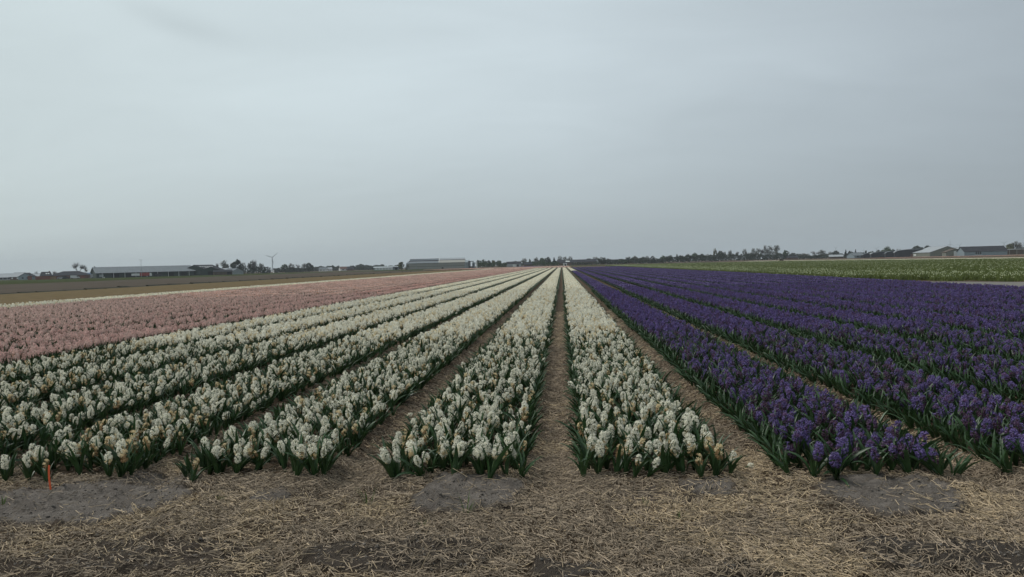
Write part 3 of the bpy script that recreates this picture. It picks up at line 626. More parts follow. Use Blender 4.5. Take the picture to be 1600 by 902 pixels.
# ------------------------------------------------------------------ far buildings
def gable(name, label, px, D, W_, L, eave, ridge, rot, wall, roof, doors=(), wins=(), posts=0, hip=0.0, dy=0.0, cat='barn', over=.3, lip=None, group=None, chim=None):
    """ridge runs along local X (length L), depth W_; rot=0 shows the long side to the camera. doors/wins: (face, x0, x1, z0, z1, mat)"""
    x, y = at(px, D); t = empty(name, (x, y, 0), face_cam(x, y) + rot); t.scale = (1, 1, .8); tag(t, label, cat, group)
    h, w = L / 2, W_ / 2; b = MB(); T = .12
    if hip: b.box(-h, h, -w, w, -.3, eave)
    else:
        b.add([(-h, -w, -.3), (h, -w, -.3), (h, w, -.3), (-h, w, -.3), (-h, -w, eave), (h, -w, eave), (h, w, eave), (-h, w, eave), (-h, 0, ridge - .02), (h, 0, ridge - .02)],
              [(0, 1, 5, 4), (2, 3, 7, 6), (1, 2, 6, 9, 5), (3, 0, 4, 8, 7), (4, 5, 9, 8), (6, 7, 8, 9)])
    b.build('wall', wall, t)
    k = (ridge - eave) / w; o = over; r = MB(); hx = h + over
    for sg in (-1, 1):
        e = MB(); P = [(-hx, sg * (w + o), eave - k * o), (hx, sg * (w + o), eave - k * o), (hx - hip, 0, ridge), (-hx + hip, 0, ridge)]
        P += [(a, c, d + T) for a, c, d in P]; e.add(P, [(0, 1, 2, 3), (7, 6, 5, 4), (0, 4, 5, 1), (1, 5, 6, 2), (2, 6, 7, 3), (3, 7, 4, 0)]); ro = e.build('roof', roof, t)
        if sg < 0 and lip:
            g = MB(); g.box(-hx, hx, -(w + o + .12), -(w + o) - .004, eave - k * o - .1, eave - k * o + .12); g.build('gutter', lip, ro)
    if hip:
        for sg in (-1, 1):
            e = MB(); P = [(sg * hx, -w - o, eave - k * o), (sg * hx, w + o, eave - k * o), (sg * (hx - hip), 0, ridge)]; P += [(a - sg * .003, c, d + T - .004) for a, c, d in P]
            e.add(P, [(0, 1, 2), (5, 4, 3), (0, 3, 4, 1), (1, 4, 5, 2), (2, 5, 3, 0)]); e.build('roof', roof, t)
    rg = MB(); rg.box(-hx + hip, hx - hip, -.18, .18, ridge + .02, ridge + .2); rg.build('ridge_cap', roof if lip is None else lip, t)
    for kind_, lst in (('door', doors), ('window', wins)):
        for f, x0, x1, z0, z1, m in lst:
            b = MB(); dd = .06
            if f == 'S': b.box(x0, x1, -w - dd, -w + .05, z0, z1)
            elif f == 'E': b.box(h - .05, h + dd, x0, x1, z0, z1)
            elif f == 'W': b.box(-h - dd, -h + .05, x0, x1, z0, z1)
            elif f == 'R':
                ya = -w + (z0 - eave) / k; yb = -w + (z1 - eave) / k
                b.add([(x0, ya, z0 + T + .03), (x1, ya, z0 + T + .03), (x1, yb, z1 + T + .03), (x0, yb, z1 + T + .03), (x0, ya, z0), (x1, ya, z0), (x1, yb, z1), (x0, yb, z1)], [(0, 1, 2, 3), (4, 5, 1, 0), (5, 6, 2, 1), (6, 7, 3, 2), (7, 4, 0, 3)])
            b.build(kind_ if f != 'R' else 'skylight', m, t)
    for i in range(posts):
        b = MB(); xx = -h + L * (i + .5) / posts; b.box(xx - .12, xx + .12, -w - .14, -w - .005, 0, eave - k * o - .02); b.build('post', M_white, t)
    if chim:
        b = MB(); b.box(chim - .35, chim + .35, -.35, .35, ridge - .4, ridge + .9); b.build('chimney', M_brick, t)
    return t
M_white = mat('white_paint', (.62, .63, .62), .6, .05, 1); M_brick = mat('red_brick', (.115, .062, .048), .9, .2, 2); M_dgreen = mat('dark_green_cladding', (.028, .042, .036), .7, .12, .6, stretch=(3, 3, .2))
M_groof = mat('grey_corrugated_roof', (.15, .168, .18), .9, .12, .25, stretch=(4, .5, .5), spec=.12); M_lroof = mat('pale_metal_roof', (.30, .32, .335), .8, .08, .3, stretch=(3, .5, .5), spec=.1)
M_droof = mat('dark_slate_roof', (.036, .037, .043), .95, .18, .6, spec=.08); M_glass = mat('window_glass', (.03, .035, .04), .15, .1, 1, spec=.6); M_pane = mat('white_glazing', (.60, .62, .60), .3, .05, 1)
M_blue = mat('blue_sheeting', (.06, .12, .22), .6, .12, .8); M_bluegrey = mat('blue_grey_cladding', (.205, .25, .275), .7, .06, .5, stretch=(3, 3, .2)); M_olive = mat('olive_grey_cladding', (.165, .17, .14), .8, .08, .5, stretch=(3, 3, .2))
M_ggreen = mat('greenhouse_glass', (.30, .33, .34), .35, .12, .5); M_tan = mat('tan_cladding', (.27, .265, .24), .8, .08, .6, stretch=(3, 3, .2)); M_brown = mat('brown_timber', (.085, .062, .045), .85, .2, 1)
M_red = mat('red_paint', (.30, .045, .035), .5, .1, 1); M_orange = mat('orange_paint', (.20, .062, .036), .6, .2, .8); M_yellow = mat('yellow_crate', (.27, .18, .08), .7, .15, 1); M_dark = mat('dark_opening', (.012, .012, .013), .9, .1, 1)
M_tyre = mat('tyre_rubber', (.02, .02, .02), .9, .1, 2); M_silver = mat('silver_paint', (.42, .43, .45), .35, .05, 2); M_black = mat('black_paint', (.03, .03, .035), .35, .1, 2); M_purplish = mat('brown_brick', (.12, .08, .065), .9, .15, 1.5)
M_dred = mat('dull_red_cladding', (.135, .070, .055), .85, .15, .6, stretch=(3, 3, .3)); M_steel = mat('turbine_white', (.30, .32, .33), .5, .03, 1)
m_ = lambda px, D: px * D / 1200.0

# --- left group
gable('greenhouse', 'long pale glass-roofed greenhouse at the far left edge', 4, 640, 20, 34, 2.6, 6.4, .05, M_ggreen, M_lroof, wins=[('S', -15 + 3 * i, -12.6 + 3 * i, .6, 2.2, M_glass) for i in range(10)], cat='greenhouse', lip=M_droof)
gable('farmhouse', 'small brick house with pale roof slope, leftmost gabled one', 31, 560, 8.5, 8.5, 2.9, 6.4, -.75, M_brick, M_lroof, wins=[('S', -3, -1.8, .9, 2.2, M_pane), ('S', 1.4, 2.6, .9, 2.2, M_pane), ('W', -1, 1, .9, 2.2, M_glass)], cat='house', lip=M_droof)
gable('farmhouse', 'dark gabled house second from the left edge', 43, 550, 9, 8, 2.8, 6.0, 1.2, M_bluegrey, M_droof, wins=[('W', -2.2, -1.0, .9, 2.2, M_glass), ('W', 1.0, 2.2, .9, 2.2, M_glass)], cat='house')
gable('farm_shed', 'low shed with pale roof behind the orange boxes', 56, 580, 8, 9, 2.7, 5.4, -.5, M_purplish, M_lroof, wins=[('S', -3, -1, 1, 2.2, M_glass)], cat='shed')
gable('farmhouse', 'dark slate-roofed house with two bright roof windows and chimney', 72, 570, 8, 7.0, 3.0, 6.6, .1, M_brick, M_droof, wins=[('R', -.4, .6, 4.6, 5.4, M_pane), ('R', 1.0, 2.0, 4.6, 5.4, M_pane), ('S', -2.5, -1.2, .9, 2.2, M_glass)], cat='house', hip=.8, chim=2.2)
gable('brown_barn', 'reddish-brown barn with dark hipped roof near the bare tree', 111, 520, 15, 23, 2.9, 6.2, -.18, M_dred, M_droof, doors=[('S', 2, 5, 0, 2.4, M_brick), ('S', 7, 9.4, 0, 2.4, M_orange), ('S', -4, -1.5, 0, 2.3, M_dark)], hip=7, cat='barn')
gable('blue_shed', 'blue metal-roofed shed between the brown barn and long barn', 142, 545, 9, 8, 2.4, 4.6, -.2, M_blue, M_blue, doors=[('S', -2, 1, 0, 2.1, M_dark)], cat='shed')
t = gable('long_barn', 'very long dark green barn with sloping grey roof on the left', 224, 500, 26, 57, 4.1, 8.5, .16, M_dgreen, M_groof, posts=9,
      doors=[('S', -20 + 8 * i, -16 + 8 * i, .0, 3.2, M_dark) for i in range(6)], wins=[('S', -27, -24.6, .9, 2.8, M_ggreen)], cat='barn', lip=M_silver, over=.8)
gable('green_barn', 'dark green gabled barn with skylight dots right of long barn', 318, 515, 20, 17, 4.3, 8.6, .85, M_dgreen, M_droof, wins=[('R', -7 + 2.2 * i, -6.0 + 2.2 * i, 7.0, 7.5, M_pane) for i in range(6)] + [('R', -4.5 + 2.2 * i, -3.5 + 2.2 * i, 5.9, 6.4, M_pane) for i in range(3)], cat='barn')
gable('green_barn', 'lower dark green barn annex beside the brown shed', 333, 505, 14, 10, 3.6, 6.6, 1.3, M_dgreen, M_droof, doors=[('W', -2, 2, 0, 3, M_dark)], cat='barn')
gable('brown_shed', 'low brown shed in front of the white-roofed strip', 348, 490, 7, 11, 2.6, 3.8, .05, M_brown, M_droof, doors=[('S', 2.5, 5, 0, 2.2, M_dark)], cat='shed')
gable('flat_shed', 'shed with bright white roof behind the brown shed', 351, 530, 9, 9, 4.4, 5.4, .05, M_bluegrey, M_lroof, cat='shed')
gable('small_greenhouse', 'small grey-green greenhouse below the dark trees', 364, 515, 11, 8, 2.7, 5.0, -.7, M_ggreen, M_groof, wins=[('S', -3 + 1.6 * i, -1.8 + 1.6 * i, .4, 2.2, M_glass) for i in range(4)], cat='greenhouse')
for px, D, L, lb, w_, rf in ((461, 760, 9, 'small brick house with dark roof between trees left of center', M_brick, M_droof), (432, 780, 6, 'low white-walled house right below the big wind turbine', M_white, M_droof), (505, 800, 8, 'low white cottage among the far trees', M_white, M_groof),
                     (515, 820, 5, 'tiny pale shed beside the low white cottage', M_white, M_lroof), (538, 800, 10, 'reddish-roofed house with white gable on the left horizon', M_white, M_brick), (548, 790, 7, 'brown brick house next to the red-roofed one', M_purplish, M_droof)):
    gable('distant_house', lb, px, D, 6, L, 2.6, 5.2, (px % 7) * .1 - .3, w_, rf, wins=[('S', -L * .3, -L * .15, .8, 2, M_glass), ('S', L * .1, L * .25, .8, 2, M_glass)], cat='house')
gable('low_greenhouse', 'long low pale greenhouse wall left of the yellow willow', 604, 620, 10, 20, 2.5, 3.6, .0, M_ggreen, M_ggreen, wins=[('S', -9 + 2.4 * i, -7.2 + 2.4 * i, .4, 2.1, M_pane) for i in range(8)], cat='greenhouse')
gable('grey_box_shed', 'small dark grey shed left of the yellow willow', 619, 590, 4, 4.6, 2.3, 2.9, 0, M_groof, M_droof, doors=[('S', -1, 1, 0, 2, M_dark)], cat='shed')

# --- the big two-level bulb barn in the middle
def bulb_barn():
    D = 600; x, y = at(686, D); t = empty('bulb_barn', (x, y, 0), face_cam(x, y) - .04); t.scale = (1, 1, .87); tag(t, 'big grey bulb barn with stepped dark and pale roof bands, centre-left', 'barn')
    L = m_(98, D); h = L / 2
    b = MB(); b.prof([(0, 0), (0, 4.2), (3.2, 5.6), (3.2, 0)], 0, 1) if 0 else None
    b = MB(); b.add([(-h, -12, -.3), (h - 4, -12, -.3), (h, 8, -.3), (-h, 8, -.3), (-h, -12, 5.2), (h - 4, -12, 5.2), (h, 8, 5.2), (-h, 8, 5.2)], [(0, 1, 5, 4), (1, 2, 6, 5), (2, 3, 7, 6), (3, 0, 4, 7), (4, 5, 6, 7)]); wl = b.build('wall', M_tan, t)
    for i in range(7):
        xx = -h + .2 + (L - 4.6) * i / 6; b = MB(); b.box(xx - .12, xx + .12, -12.2, -12.005, 0, 5.1); b.build('post', M_bluegrey, t)
    b = MB(); b.box(-h - .05, h - 4.1, -12.12, -12.004, 2.3, 2.5); b.build('rail', M_dark, t)
    b = MB(); b.box(h * .10, h * .10 + 1.4, -12.1, -12.006, 0, 1.3); b.build('door', M_dark, t)
    def slope(x0, x1, y0, z0, y1, z1, m, T=.15, sx0=0, sx1=0, nm='roof'):
        P = [(x0, y0, z0), (x1, y0, z0), (x1 + sx1, y1, z1), (x0 + sx0, y1, z1)]; P += [(a, c, d + T) for a, c, d in P]
        e = MB(); e.add(P, [(0, 3, 2, 1), (4, 5, 6, 7), (0, 1, 5, 4), (1, 2, 6, 5), (2, 3, 7, 6), (3, 0, 4, 7)]); return e.build(nm, m, t)
    xm = h * .02
    slope(-h, xm - .05, -12.4, 5.21, -6, 6.9, M_groof, sx0=1.2); slope(xm + .05, h - 4, -12.4, 5.21, -6, 7.4, M_tan)
    slope(-h + 1.5, xm - .05, -5.98, 6.95, -4, 7.9, M_droof, sx0=.6); slope(-h + 2.1, xm - .05, -3.98, 7.95, -2, 8.4, M_bluegrey, sx0=.2); slope(-h + 2.3, xm - .05, -1.98, 8.45, 0, 9.1, M_droof)
    slope(xm + .05, h - 4, -5.98, 7.45, -3.5, 7.9, M_droof); slope(xm + .05, h - 4, -3.48, 7.95, -.5, 9.0, M_lroof); slope(xm + .05, h - 4, -.48, 9.05, .1, 9.3, M_bluegrey)
    slope(-h + 2, h - 4, .3, 9.0, 8, 5.25, M_groof)
    b = MB(); b.prism((xm, -11, 5.6), (xm, .1, 9.5), .22, .22, 6); b.build('roof_seam', M_white, t)
    b = MB(); b.box(-h + 2, h - 4.05, -5.9, 7.9, 5.22, 6.9); b.box(-h + 2.3, h - 4.05, -3.4, 3, 6.9, 7.9); b.box(-h + 2.4, h - 4.05, -1.9, 1.2, 7.9, 8.4); b.build('roof_core', M_tan, t)
    b = MB(); b.add([(h - 4.02, -12, -.3), (h + .2, -5, -.3), (h + .2, 8, -.3), (h - 4.02, 8, -.3), (h - 4.02, -12, 5.2), (h + .2, -5, 5.2), (h + .2, 8, 5.2), (h - 4.02, 8, 5.2), (h - 4.02, -4, 7.6), (h - .6, -1, 7.2)], [(0, 1, 5, 4), (1, 2, 6, 5), (2, 3, 7, 6), (4, 5, 9, 8), (5, 6, 9), (6, 7, 8, 9)]); b.build('end_wall', M_ggreen, t)
bulb_barn()
def frame_stand(px, D, label):
    x, y = at(px, D); t = empty('loading_frame', (x, y, 0), face_cam(x, y)); tag(t, label, 'frame')
    for xx in (-1.6, 1.6):
        for yy in (-1.5, 1.5): b = MB(); b.box(xx - .15, xx + .15, yy - .15, yy + .15, 0, 4.9); b.build('post', M_dark, t)
    b = MB(); b.box(-2.1, 2.1, -2, 2, 4.9, 5.4); b.build('top', M_droof, t); b = MB(); b.box(-1.4, 1.4, -1.35, 1.35, .4, 1.2); b.build('platform', M_dark, t)
frame_stand(736, 595, 'dark steel loading frame at the right end of the bulb barn')
def silo(px, D, hgt, r, label, m):
    x, y = at(px, D); t = empty('silo', (x, y, 0)); tag(t, label, 'silo'); b = MB(); b.prism((0, 0, 0), (0, 0, hgt), r, r, 14); b.build('tank', m, t); b = MB(); b.prism((0, 0, hgt + .003), (0, 0, hgt + r * .6), r * 1.02, r * .1, 14, cap=True); b.build('cap', m, t)
silo(740, 600, 4.2, 1.1, 'short grey silo beside the dark loading frame', M_bluegrey); silo(745, 590, 5.6, .5, 'thin white silo pipe left of the green trees', M_white)

# --- centre
gable('flat_shed', 'dark-roofed grey shed between tree groups left of the vanishing point', 803, 640, 9, 12, 3.2, 5.2, .0, M_ggreen, M_droof, doors=[('S', -1, 1.6, 0, 2.4, M_pane), ('S', 2.5, 4, 0, 2.3, M_dark)], cat='shed')
gable('low_shed', 'low black-roofed shed right of the grey shed', 826, 660, 6, 8, 2.0, 3.8, .1, M_brown, M_droof, cat='shed')
gable('farmhouse', 'dark house with bright white roof edge near the vanishing point', 887, 640, 6, 6, 3.0, 5.0, .1, M_purplish, M_droof, wins=[('R', -1.8, 1.6, 3.6, 4.5, M_pane)], cat='house', hip=.6)
gable('farmhouse', 'dark house left of the vanishing point behind bare trees', 877, 690, 7, 7, 3.0, 6.2, -.5, M_brown, M_droof, wins=[('S', -1.5, -.3, .8, 2, M_pane)], cat='house')
gable('long_farm_building', 'long low dark-roofed building right of the vanishing point', 912, 650, 10, 21, 3.2, 5.6, .05, M_purplish, M_droof, wins=[('S', -9 + 2.6 * i, -7.2 + 2.6 * i, 1.6, 2.6, M_pane) for i in range(4)], cat='building')
gable('grey_farm_building', 'pale grey low building with light wall behind the long one', 926, 690, 8, 12, 3.2, 5.8, .1, M_ggreen, M_groof, cat='building')
gable('farmhouse', 'white-trimmed dark cottage right of the round green tree', 958, 620, 6, 9, 2.4, 4.6, -.2, M_droof, M_droof, wins=[('S', -3.6, -2.2, 1.0, 2.4, M_pane), ('S', .5, 2.2, .3, 1.6, M_pane), ('S', 3, 4, .3, 1.2, M_pane)], cat='cottage')
gable('white_van_box', 'small white box shed standing at the end of the rows', 883, 560, 2.4, 2.2, 1.7, 2.0, .1, M_pane, M_lroof, doors=[('S', -.6, .6, 0, 1.8, M_dark)], cat='shed')
# A-frame farmhouse
def a_frame():
    D = 620; x, y = at(1020, D); t = empty('a_frame_farmhouse', (x, y, 0), face_cam(x, y) + .12); t.scale = (1, 1, .82); tag(t, 'steep pyramid-roofed dark farmhouse with white gable trim among hedges', 'farmhouse')
    b = MB(); b.add([(-3.6, -3.5, -.3), (3.6, -3.5, -.3), (3.6, 5, -.3), (-3.6, 5, -.3), (-3.6, -3.5, 1.8), (3.6, -3.5, 1.8), (3.6, 5, 1.8), (-3.6, 5, 1.8), (0, -3.5, 6.6), (0, 5, 6.6)], [(0, 1, 5, 8, 4), (1, 2, 6, 5), (2, 3, 7, 9, 6), (3, 0, 4, 7)]); b.build('wall', M_droof, t)
    for s in (-1, 1):
        P = [(s * 4.2, -3.8, 1.2), (s * 4.2, 5.2, 1.2), (0, 5.2, 7.0), (0, -3.8, 7.0)]; P += [(a + s * .12, c, d + .12) for a, c, d in P]; e = MB(); e.add(P, [(0, 1, 2, 3), (7, 6, 5, 4), (0, 4, 5, 1), (1, 5, 6, 2), (2, 6, 7, 3), (3, 7, 4, 0)]); e.build('roof', M_droof, t)
        e = MB(); e.add([(s * 3.9, -3.95, 1.2), (s * 3.3, -3.95, 1.2), (0, -3.95, 5.9), (0, -3.95, 6.7), (s * 3.9, -3.82, 1.2), (s * 3.3, -3.82, 1.2), (0, -3.82, 5.9), (0, -3.82, 6.7)], [(0, 1, 2, 3), (4, 7, 6, 5), (0, 4, 5, 1), (1, 5, 6, 2), (3, 7, 4, 0)]); e.build('trim_board', M_white, t)
    for x0 in (-1.6, .5): e = MB(); e.box(x0, x0 + 1.1, -3.6, -3.45, .7, 2.0); e.build('window', M_glass, t)
a_frame()
# --- right
gable('distant_house', 'low pinkish-brown house right of the tall trees', 1238, 620, 6, 8, 2.0, 3.8, .1, M_purplish, M_droof, cat='house')
gable('distant_house', 'house with pale roof below the dark trees at right', 1306, 600, 6, 10, 1.9, 3.6, .1, M_brown, M_lroof, cat='house')
gable('farmhouse', 'grey-green house at left end of the dark nursery sheds', 1337, 560, 8, 9, 2.4, 5.0, .7, M_bluegrey, M_groof, wins=[('S', -2, -1, .8, 2, M_glass)], cat='house')
for px, D, w_, rz, lb in ((1352, 560, 16, 3.9, 'leftmost dark curved-roof nursery shed in the row at right'), (1367, 545, 15, 4.0, 'dark nursery shed second in the row at right'), (1383, 530, 17, 4.9, 'dark nursery shed with pale roof edge, third in row'),
                  (1405, 515, 16, 5.1, 'dark nursery shed with reddish doors, fourth in row'), (1427, 500, 21, 6.0, 'largest dark nursery shed beside the light-roofed barn')):
    ww = w_ * .5; x, y = at(px, D); t = empty('nursery_shed', (x, y, 0), face_cam(x, y) + .1); t.scale = (1, 1, .82); tag(t, lb, 'shed', 'dark nursery sheds in a row at right')
    ez = rz * .62; arc = [(-ww, -.3), (ww, -.3), (ww, ez)] + [(ww * math.cos(a), ez + (rz - ez) * math.sin(a)) for a in np.linspace(.25, PI - .25, 9)] + [(-ww, ez)]
    b = MB(); b.prof(arc, 0, 14); b.build('wall', M_droof, t)
    up = [(x_ * 1.03, z_ + .05) for x_, z_ in arc[2:]]; b = MB(); b.prof(up + [(x_ * .99, z_ + .17 + .1) for x_, z_ in up[::-1]], .3, 14.3); b.build('roof', M_lroof if px in (1383, 1427) else M_groof, t)
    b = MB(); b.box(-1.6, 1.6, -.08, .03, 0, 2.3); b.build('door', M_brick if px >= 1405 else M_dark, t)
gable('light_roofed_barn', 'large olive barn with pale sloping roof at right', 1466, 490, 22, 20, 3.3, 7.7, -1.05, M_olive, M_lroof, doors=[('E', -4, -.5, 0, 2.6, M_brown), ('E', 4, 6, 0, 2.2, M_dred)], cat='barn', wins=[('S', -9, -6, .8, 2.2, M_pane)])
gable('olive_lean_barn', 'olive gabled shed with tall white door left of blue-grey barn', 1489.5, 455, 10, 8.5, 3.0, 5.4, -1.3, M_olive, M_brown, doors=[('E', -.9, .9, 0, 3.6, M_pane)], cat='shed')
gable('pale_roof_shed', 'low pale-roofed shed peeking behind the olive barn', 1486, 540, 8, 12, 4.8, 7.0, .1, M_purplish, M_lroof, cat='shed')
gable('blue_grey_barn', 'long blue-grey barn with dark roof at far right', 1534, 440, 10, 22.5, 3.1, 6.4, .40, M_bluegrey, M_droof, wins=[('S', -5.4 + 1.1 * i, -4.6 + 1.1 * i, .9, 2.7, M_glass) for i in range(3)], doors=[('S', -5.6, -1.9, .25, .5, M_pane)], cat='barn', over=.4)
# long wall with white coping at the right edge
x0, y0 = at(1571, 470); x1, y1 = at(1640, 470); t = empty('long_wall', ((x0 + x1) / 2, (y0 + y1) / 2, 0), math.atan2(y1 - y0, x1 - x0)); tag(t, 'long brown wall with white coping at the right edge', 'wall'); Lw = math.hypot(x1 - x0, y1 - y0) / 2
b = MB(); b.box(-Lw, Lw, -.3, .3, -.2, 3.0); b.build('panel', M_brown, t); b = MB(); b.box(-Lw - .1, Lw + .1, -.5, .5, 3.004, 3.35); b.build('coping', M_white, t)
for i in range(6): b = MB(); xx = -Lw + 2 * Lw * (i + .5) / 6; b.box(xx - .15, xx + .15, -.45, -.304, 0, 2.98); b.build('post', M_tan, t)

# --- vehicles and crates by the barns
def wheelset(b, xs, yw, r):
    for x_ in xs:
        for s in (-1, 1): b.prism((x_, s * yw - .1, r), (x_, s * yw + .1, r), r, r, 12, cap=True)
def vehicle(name, label, px, D, prof, Wd, m, xs, glass, cat, rot=0, r=.34, extra=None):
    x, y = at(px, D); t = empty(name, (x, y, 0), face_cam(x, y) + rot); tag(t, label, cat)
    b = MB(); b.prof(prof, -Wd / 2, Wd / 2); b.build('body', m, t)
    for x_ in xs:
        for s in (-1, 1): b = MB(); b.prism((x_, s * Wd / 2 - .11, r), (x_, s * Wd / 2 + .11, r), r, r, 12, cap=True); b.build('wheel', M_tyre, t)
    for g in glass:
        b = MB(); b.prof(g, -Wd / 2 - .012, Wd / 2 + .012); b.build('window', M_glass, t)
    for pts, w2, mm, nm in (extra or []): b = MB(); b.prof(pts, -w2 / 2, w2 / 2); b.build(nm, mm, t)
    return t
CAR = [(-2.1, .3), (2.1, .3), (2.15, .8), (1.1, .95), (.55, 1.42), (-1.1, 1.45), (-1.9, .98), (-2.15, .85)]; CARG = [[(-1.6, .98), (.95, .98), (.5, 1.36), (-1.05, 1.38)]]
VAN = [(-2.6, .35), (2.6, .35), (2.65, 1.0), (2.0, 1.2), (1.5, 2.1), (-2.55, 2.15)]; VANG = [[(1.0, 1.25), (1.92, 1.25), (1.48, 1.95), (1.0, 1.95)]]
vehicle('parked_car', 'silver car parked by the yellow crates, left of the brown barn', 95, 500, CAR, 1.75, M_silver, (-1.3, 1.3), CARG, 'car')
vehicle('parked_car', 'black car parked just right of the silver car', 103, 498, CAR, 1.75, M_black, (-1.3, 1.3), CARG, 'car', .1)
vehicle('parked_van', 'white van in front of the brown barn', 117, 498, VAN, 1.9, M_white, (-1.7, 1.7), VANG, 'van')
vehicle('parked_van', 'long pale van between the blue shed and long barn', 151, 490, [(p * 1.35, q * 1.15) for p, q in VAN], 2.0, M_silver, (-2.3, 2.3), [[(p * 1.35, q * 1.15) for p, q in VANG[0]]], 'van')
vehicle('tractor', 'red tractor standing under the eaves of the long barn', 184, 482, [(-1.6, .7), (1.7, .7), (1.75, 1.5), (.3, 1.6), (.2, 2.5), (-1.2, 2.5), (-1.5, 1.5)], 1.6, M_red, (-1.0, 1.3), [[(-1.0, 1.65), (.1, 1.65), (.1, 2.35), (-1.0, 2.35)]], 'tractor', r=.6)
vehicle('lorry', 'red lorry with white trailer section parked by the long barn', 221, 480, [(-.9, .7), (4.6, .7), (4.6, 2.7), (-.9, 2.7)], 2.3, M_red, (-4.0, -2.6, 1.2, 3.9), [], 'lorry', r=.5,
        extra=[([(-5.6, .9), (-1.0, .9), (-1.0, 2.3), (-5.6, 2.3)], 2.2, M_white, 'trailer_bed'), ([(4.62, .6), (5.9, .6), (5.9, 1.6), (5.6, 2.5), (4.62, 2.5)], 2.2, M_white, 'cab')])
vehicle('farm_trailer', 'dark farm trailer parked right of the red lorry', 247, 482, [(-1.8, .8), (1.8, .8), (2.0, 1.9), (-2.0, 1.9)], 1.9, M_black, (-.5, .6), [], 'trailer', r=.45)
def crate_stack(name, label, px, D, nx, nz, w, h, m, cat='crate', dp=1.6):
    x, y = at(px, D); t = empty(name, (x, y, 0), face_cam(x, y)); tag(t, label, cat)
    for i in range(nx):
        for k in range(nz):
            b = MB(); x0 = (i - nx / 2) * w + .03; z0 = k * h
            b.box(x0, x0 + w - .06, -dp / 2, dp / 2, z0 + .04, z0 + h - .05); b.build('panel', m, t)
            for q in (x0 + .1, x0 + w - .28): b = MB(); b.box(q, q + .12, -dp / 2 - .04, -dp / 2 - .003, z0, z0 + h - .02); b.build('batten', m, t)
crate_stack('orange_container', 'upright orange container left of the long orange boxes', 46.5, 470, 1, 2, 2.3, 1.25, M_orange, 'container')
crate_stack('orange_container', 'long row of stacked orange-red boxes on the grass', 67, 480, 6, 2, 1.35, 1.1, M_orange, 'container')
crate_stack('yellow_crates', 'stack of yellow wooden crates right of the orange boxes', 82, 485, 3, 2, 1.3, .9, M_yellow)
crate_stack('dark_crates', 'small dark crate pair standing alone in the right fields', 1221, 330, 2, 2, .85, .52, M_brown, dp=1.0)
crate_stack('white_crate', 'single small white crate on the grass before the long barn', 162.5, 470, 1, 1, .8, .7, M_white)

# --- wind turbines
def turbine(px, D, hubz, R, a0, label, tw=1.0, rot=0.0):
    x, y = at(px, D); t = empty('wind_turbine', (x, y, 0), face_cam(x, y) + rot); tag(t, label, 'wind turbine', 'wind turbines on the horizon')
    k = hubz / 46.; b = MB(); b.prism((0, 0, 0), (0, 0, hubz), 2.0 * k * tw, 1.2 * k * tw, 12); b.build('tower', M_steel, t)
    b = MB(); b.box(-1.3 * k, 1.3 * k, -2.6 * k, 4.2 * k, hubz - .2 * k, hubz + 2.2 * k); b.build('nacelle', M_steel, t)
    hz_ = hubz + 1 * k; b = MB(); b.prism((0, -2.6 * k, hz_), (0, -4.6 * k, hz_), 1.4 * k, .6 * k, 10, cap=True); b.build('hub', M_steel, t)
    for i in range(3):
        a = a0 + i * 2 * PI / 3; d = np.array([math.sin(a), 0, math.cos(a)]); e = np.array([math.cos(a), 0, -math.sin(a)]); c = np.array([0, -3.6 * k, hz_]); b = MB()
        st = [(0, .55), (.12, .9), (.25, 1.25), (.6, .8), (1, .25)]; P = []
        for f, w_ in st:
            q = c + d * R * f; w_ *= k * tw; P += [q - e * w_ * .6, q + np.array([0, .35 * w_, 0]), q + e * w_, q - np.array([0, .35 * w_, 0])]
        Fs = [(4 * j + i2, 4 * j + (i2 + 1) % 4, 4 * j + 4 + (i2 + 1) % 4, 4 * j + 4 + i2) for j in range(4) for i2 in range(4)] + [(16, 17, 18, 19)]
        b.add([tuple(q) for q in P], Fs); b.build('blade', M_steel, t)
turbine(426, 2550, 46, 25, .86, 'big white wind turbine above the trees at left', 1.1)
x, y = at(221, 470); t = empty('lamp_mast', (x, y, 0), face_cam(x, y)); tag(t, 'thin grey mast standing in front of the long barn', 'mast')
b = MB(); b.prism((0, 0, 0), (0, 0, 10.4), .14, .09, 6); b.build('pole', M_steel, t); b = MB(); b.box(-.9, .9, -.06, .06, 10.4, 10.55); b.build('crossbar', M_steel, t)
turbine(1306, 2800, 32, 12, .9, 'small turbine behind the dark trees right of centre', .8)
turbine(1350, 3000, 24, 12, .1, 'faint turbine above the leftmost nursery shed', .8)
turbine(1370, 2900, 27, 12, .8, 'faint turbine left of the round green tree', .9)
turbine(1484.5, 2800, 36, 16, 0.0, 'turbine with upright blade behind the pale barn roof', .9)
turbine(1499.5, 2900, 31, 13, .7, 'turbine just left of the dark roof ridge', .9)
turbine(1569, 2600, 31, 15, .95, 'turbine right of the blue-grey barn beside the big tree', 1.0)

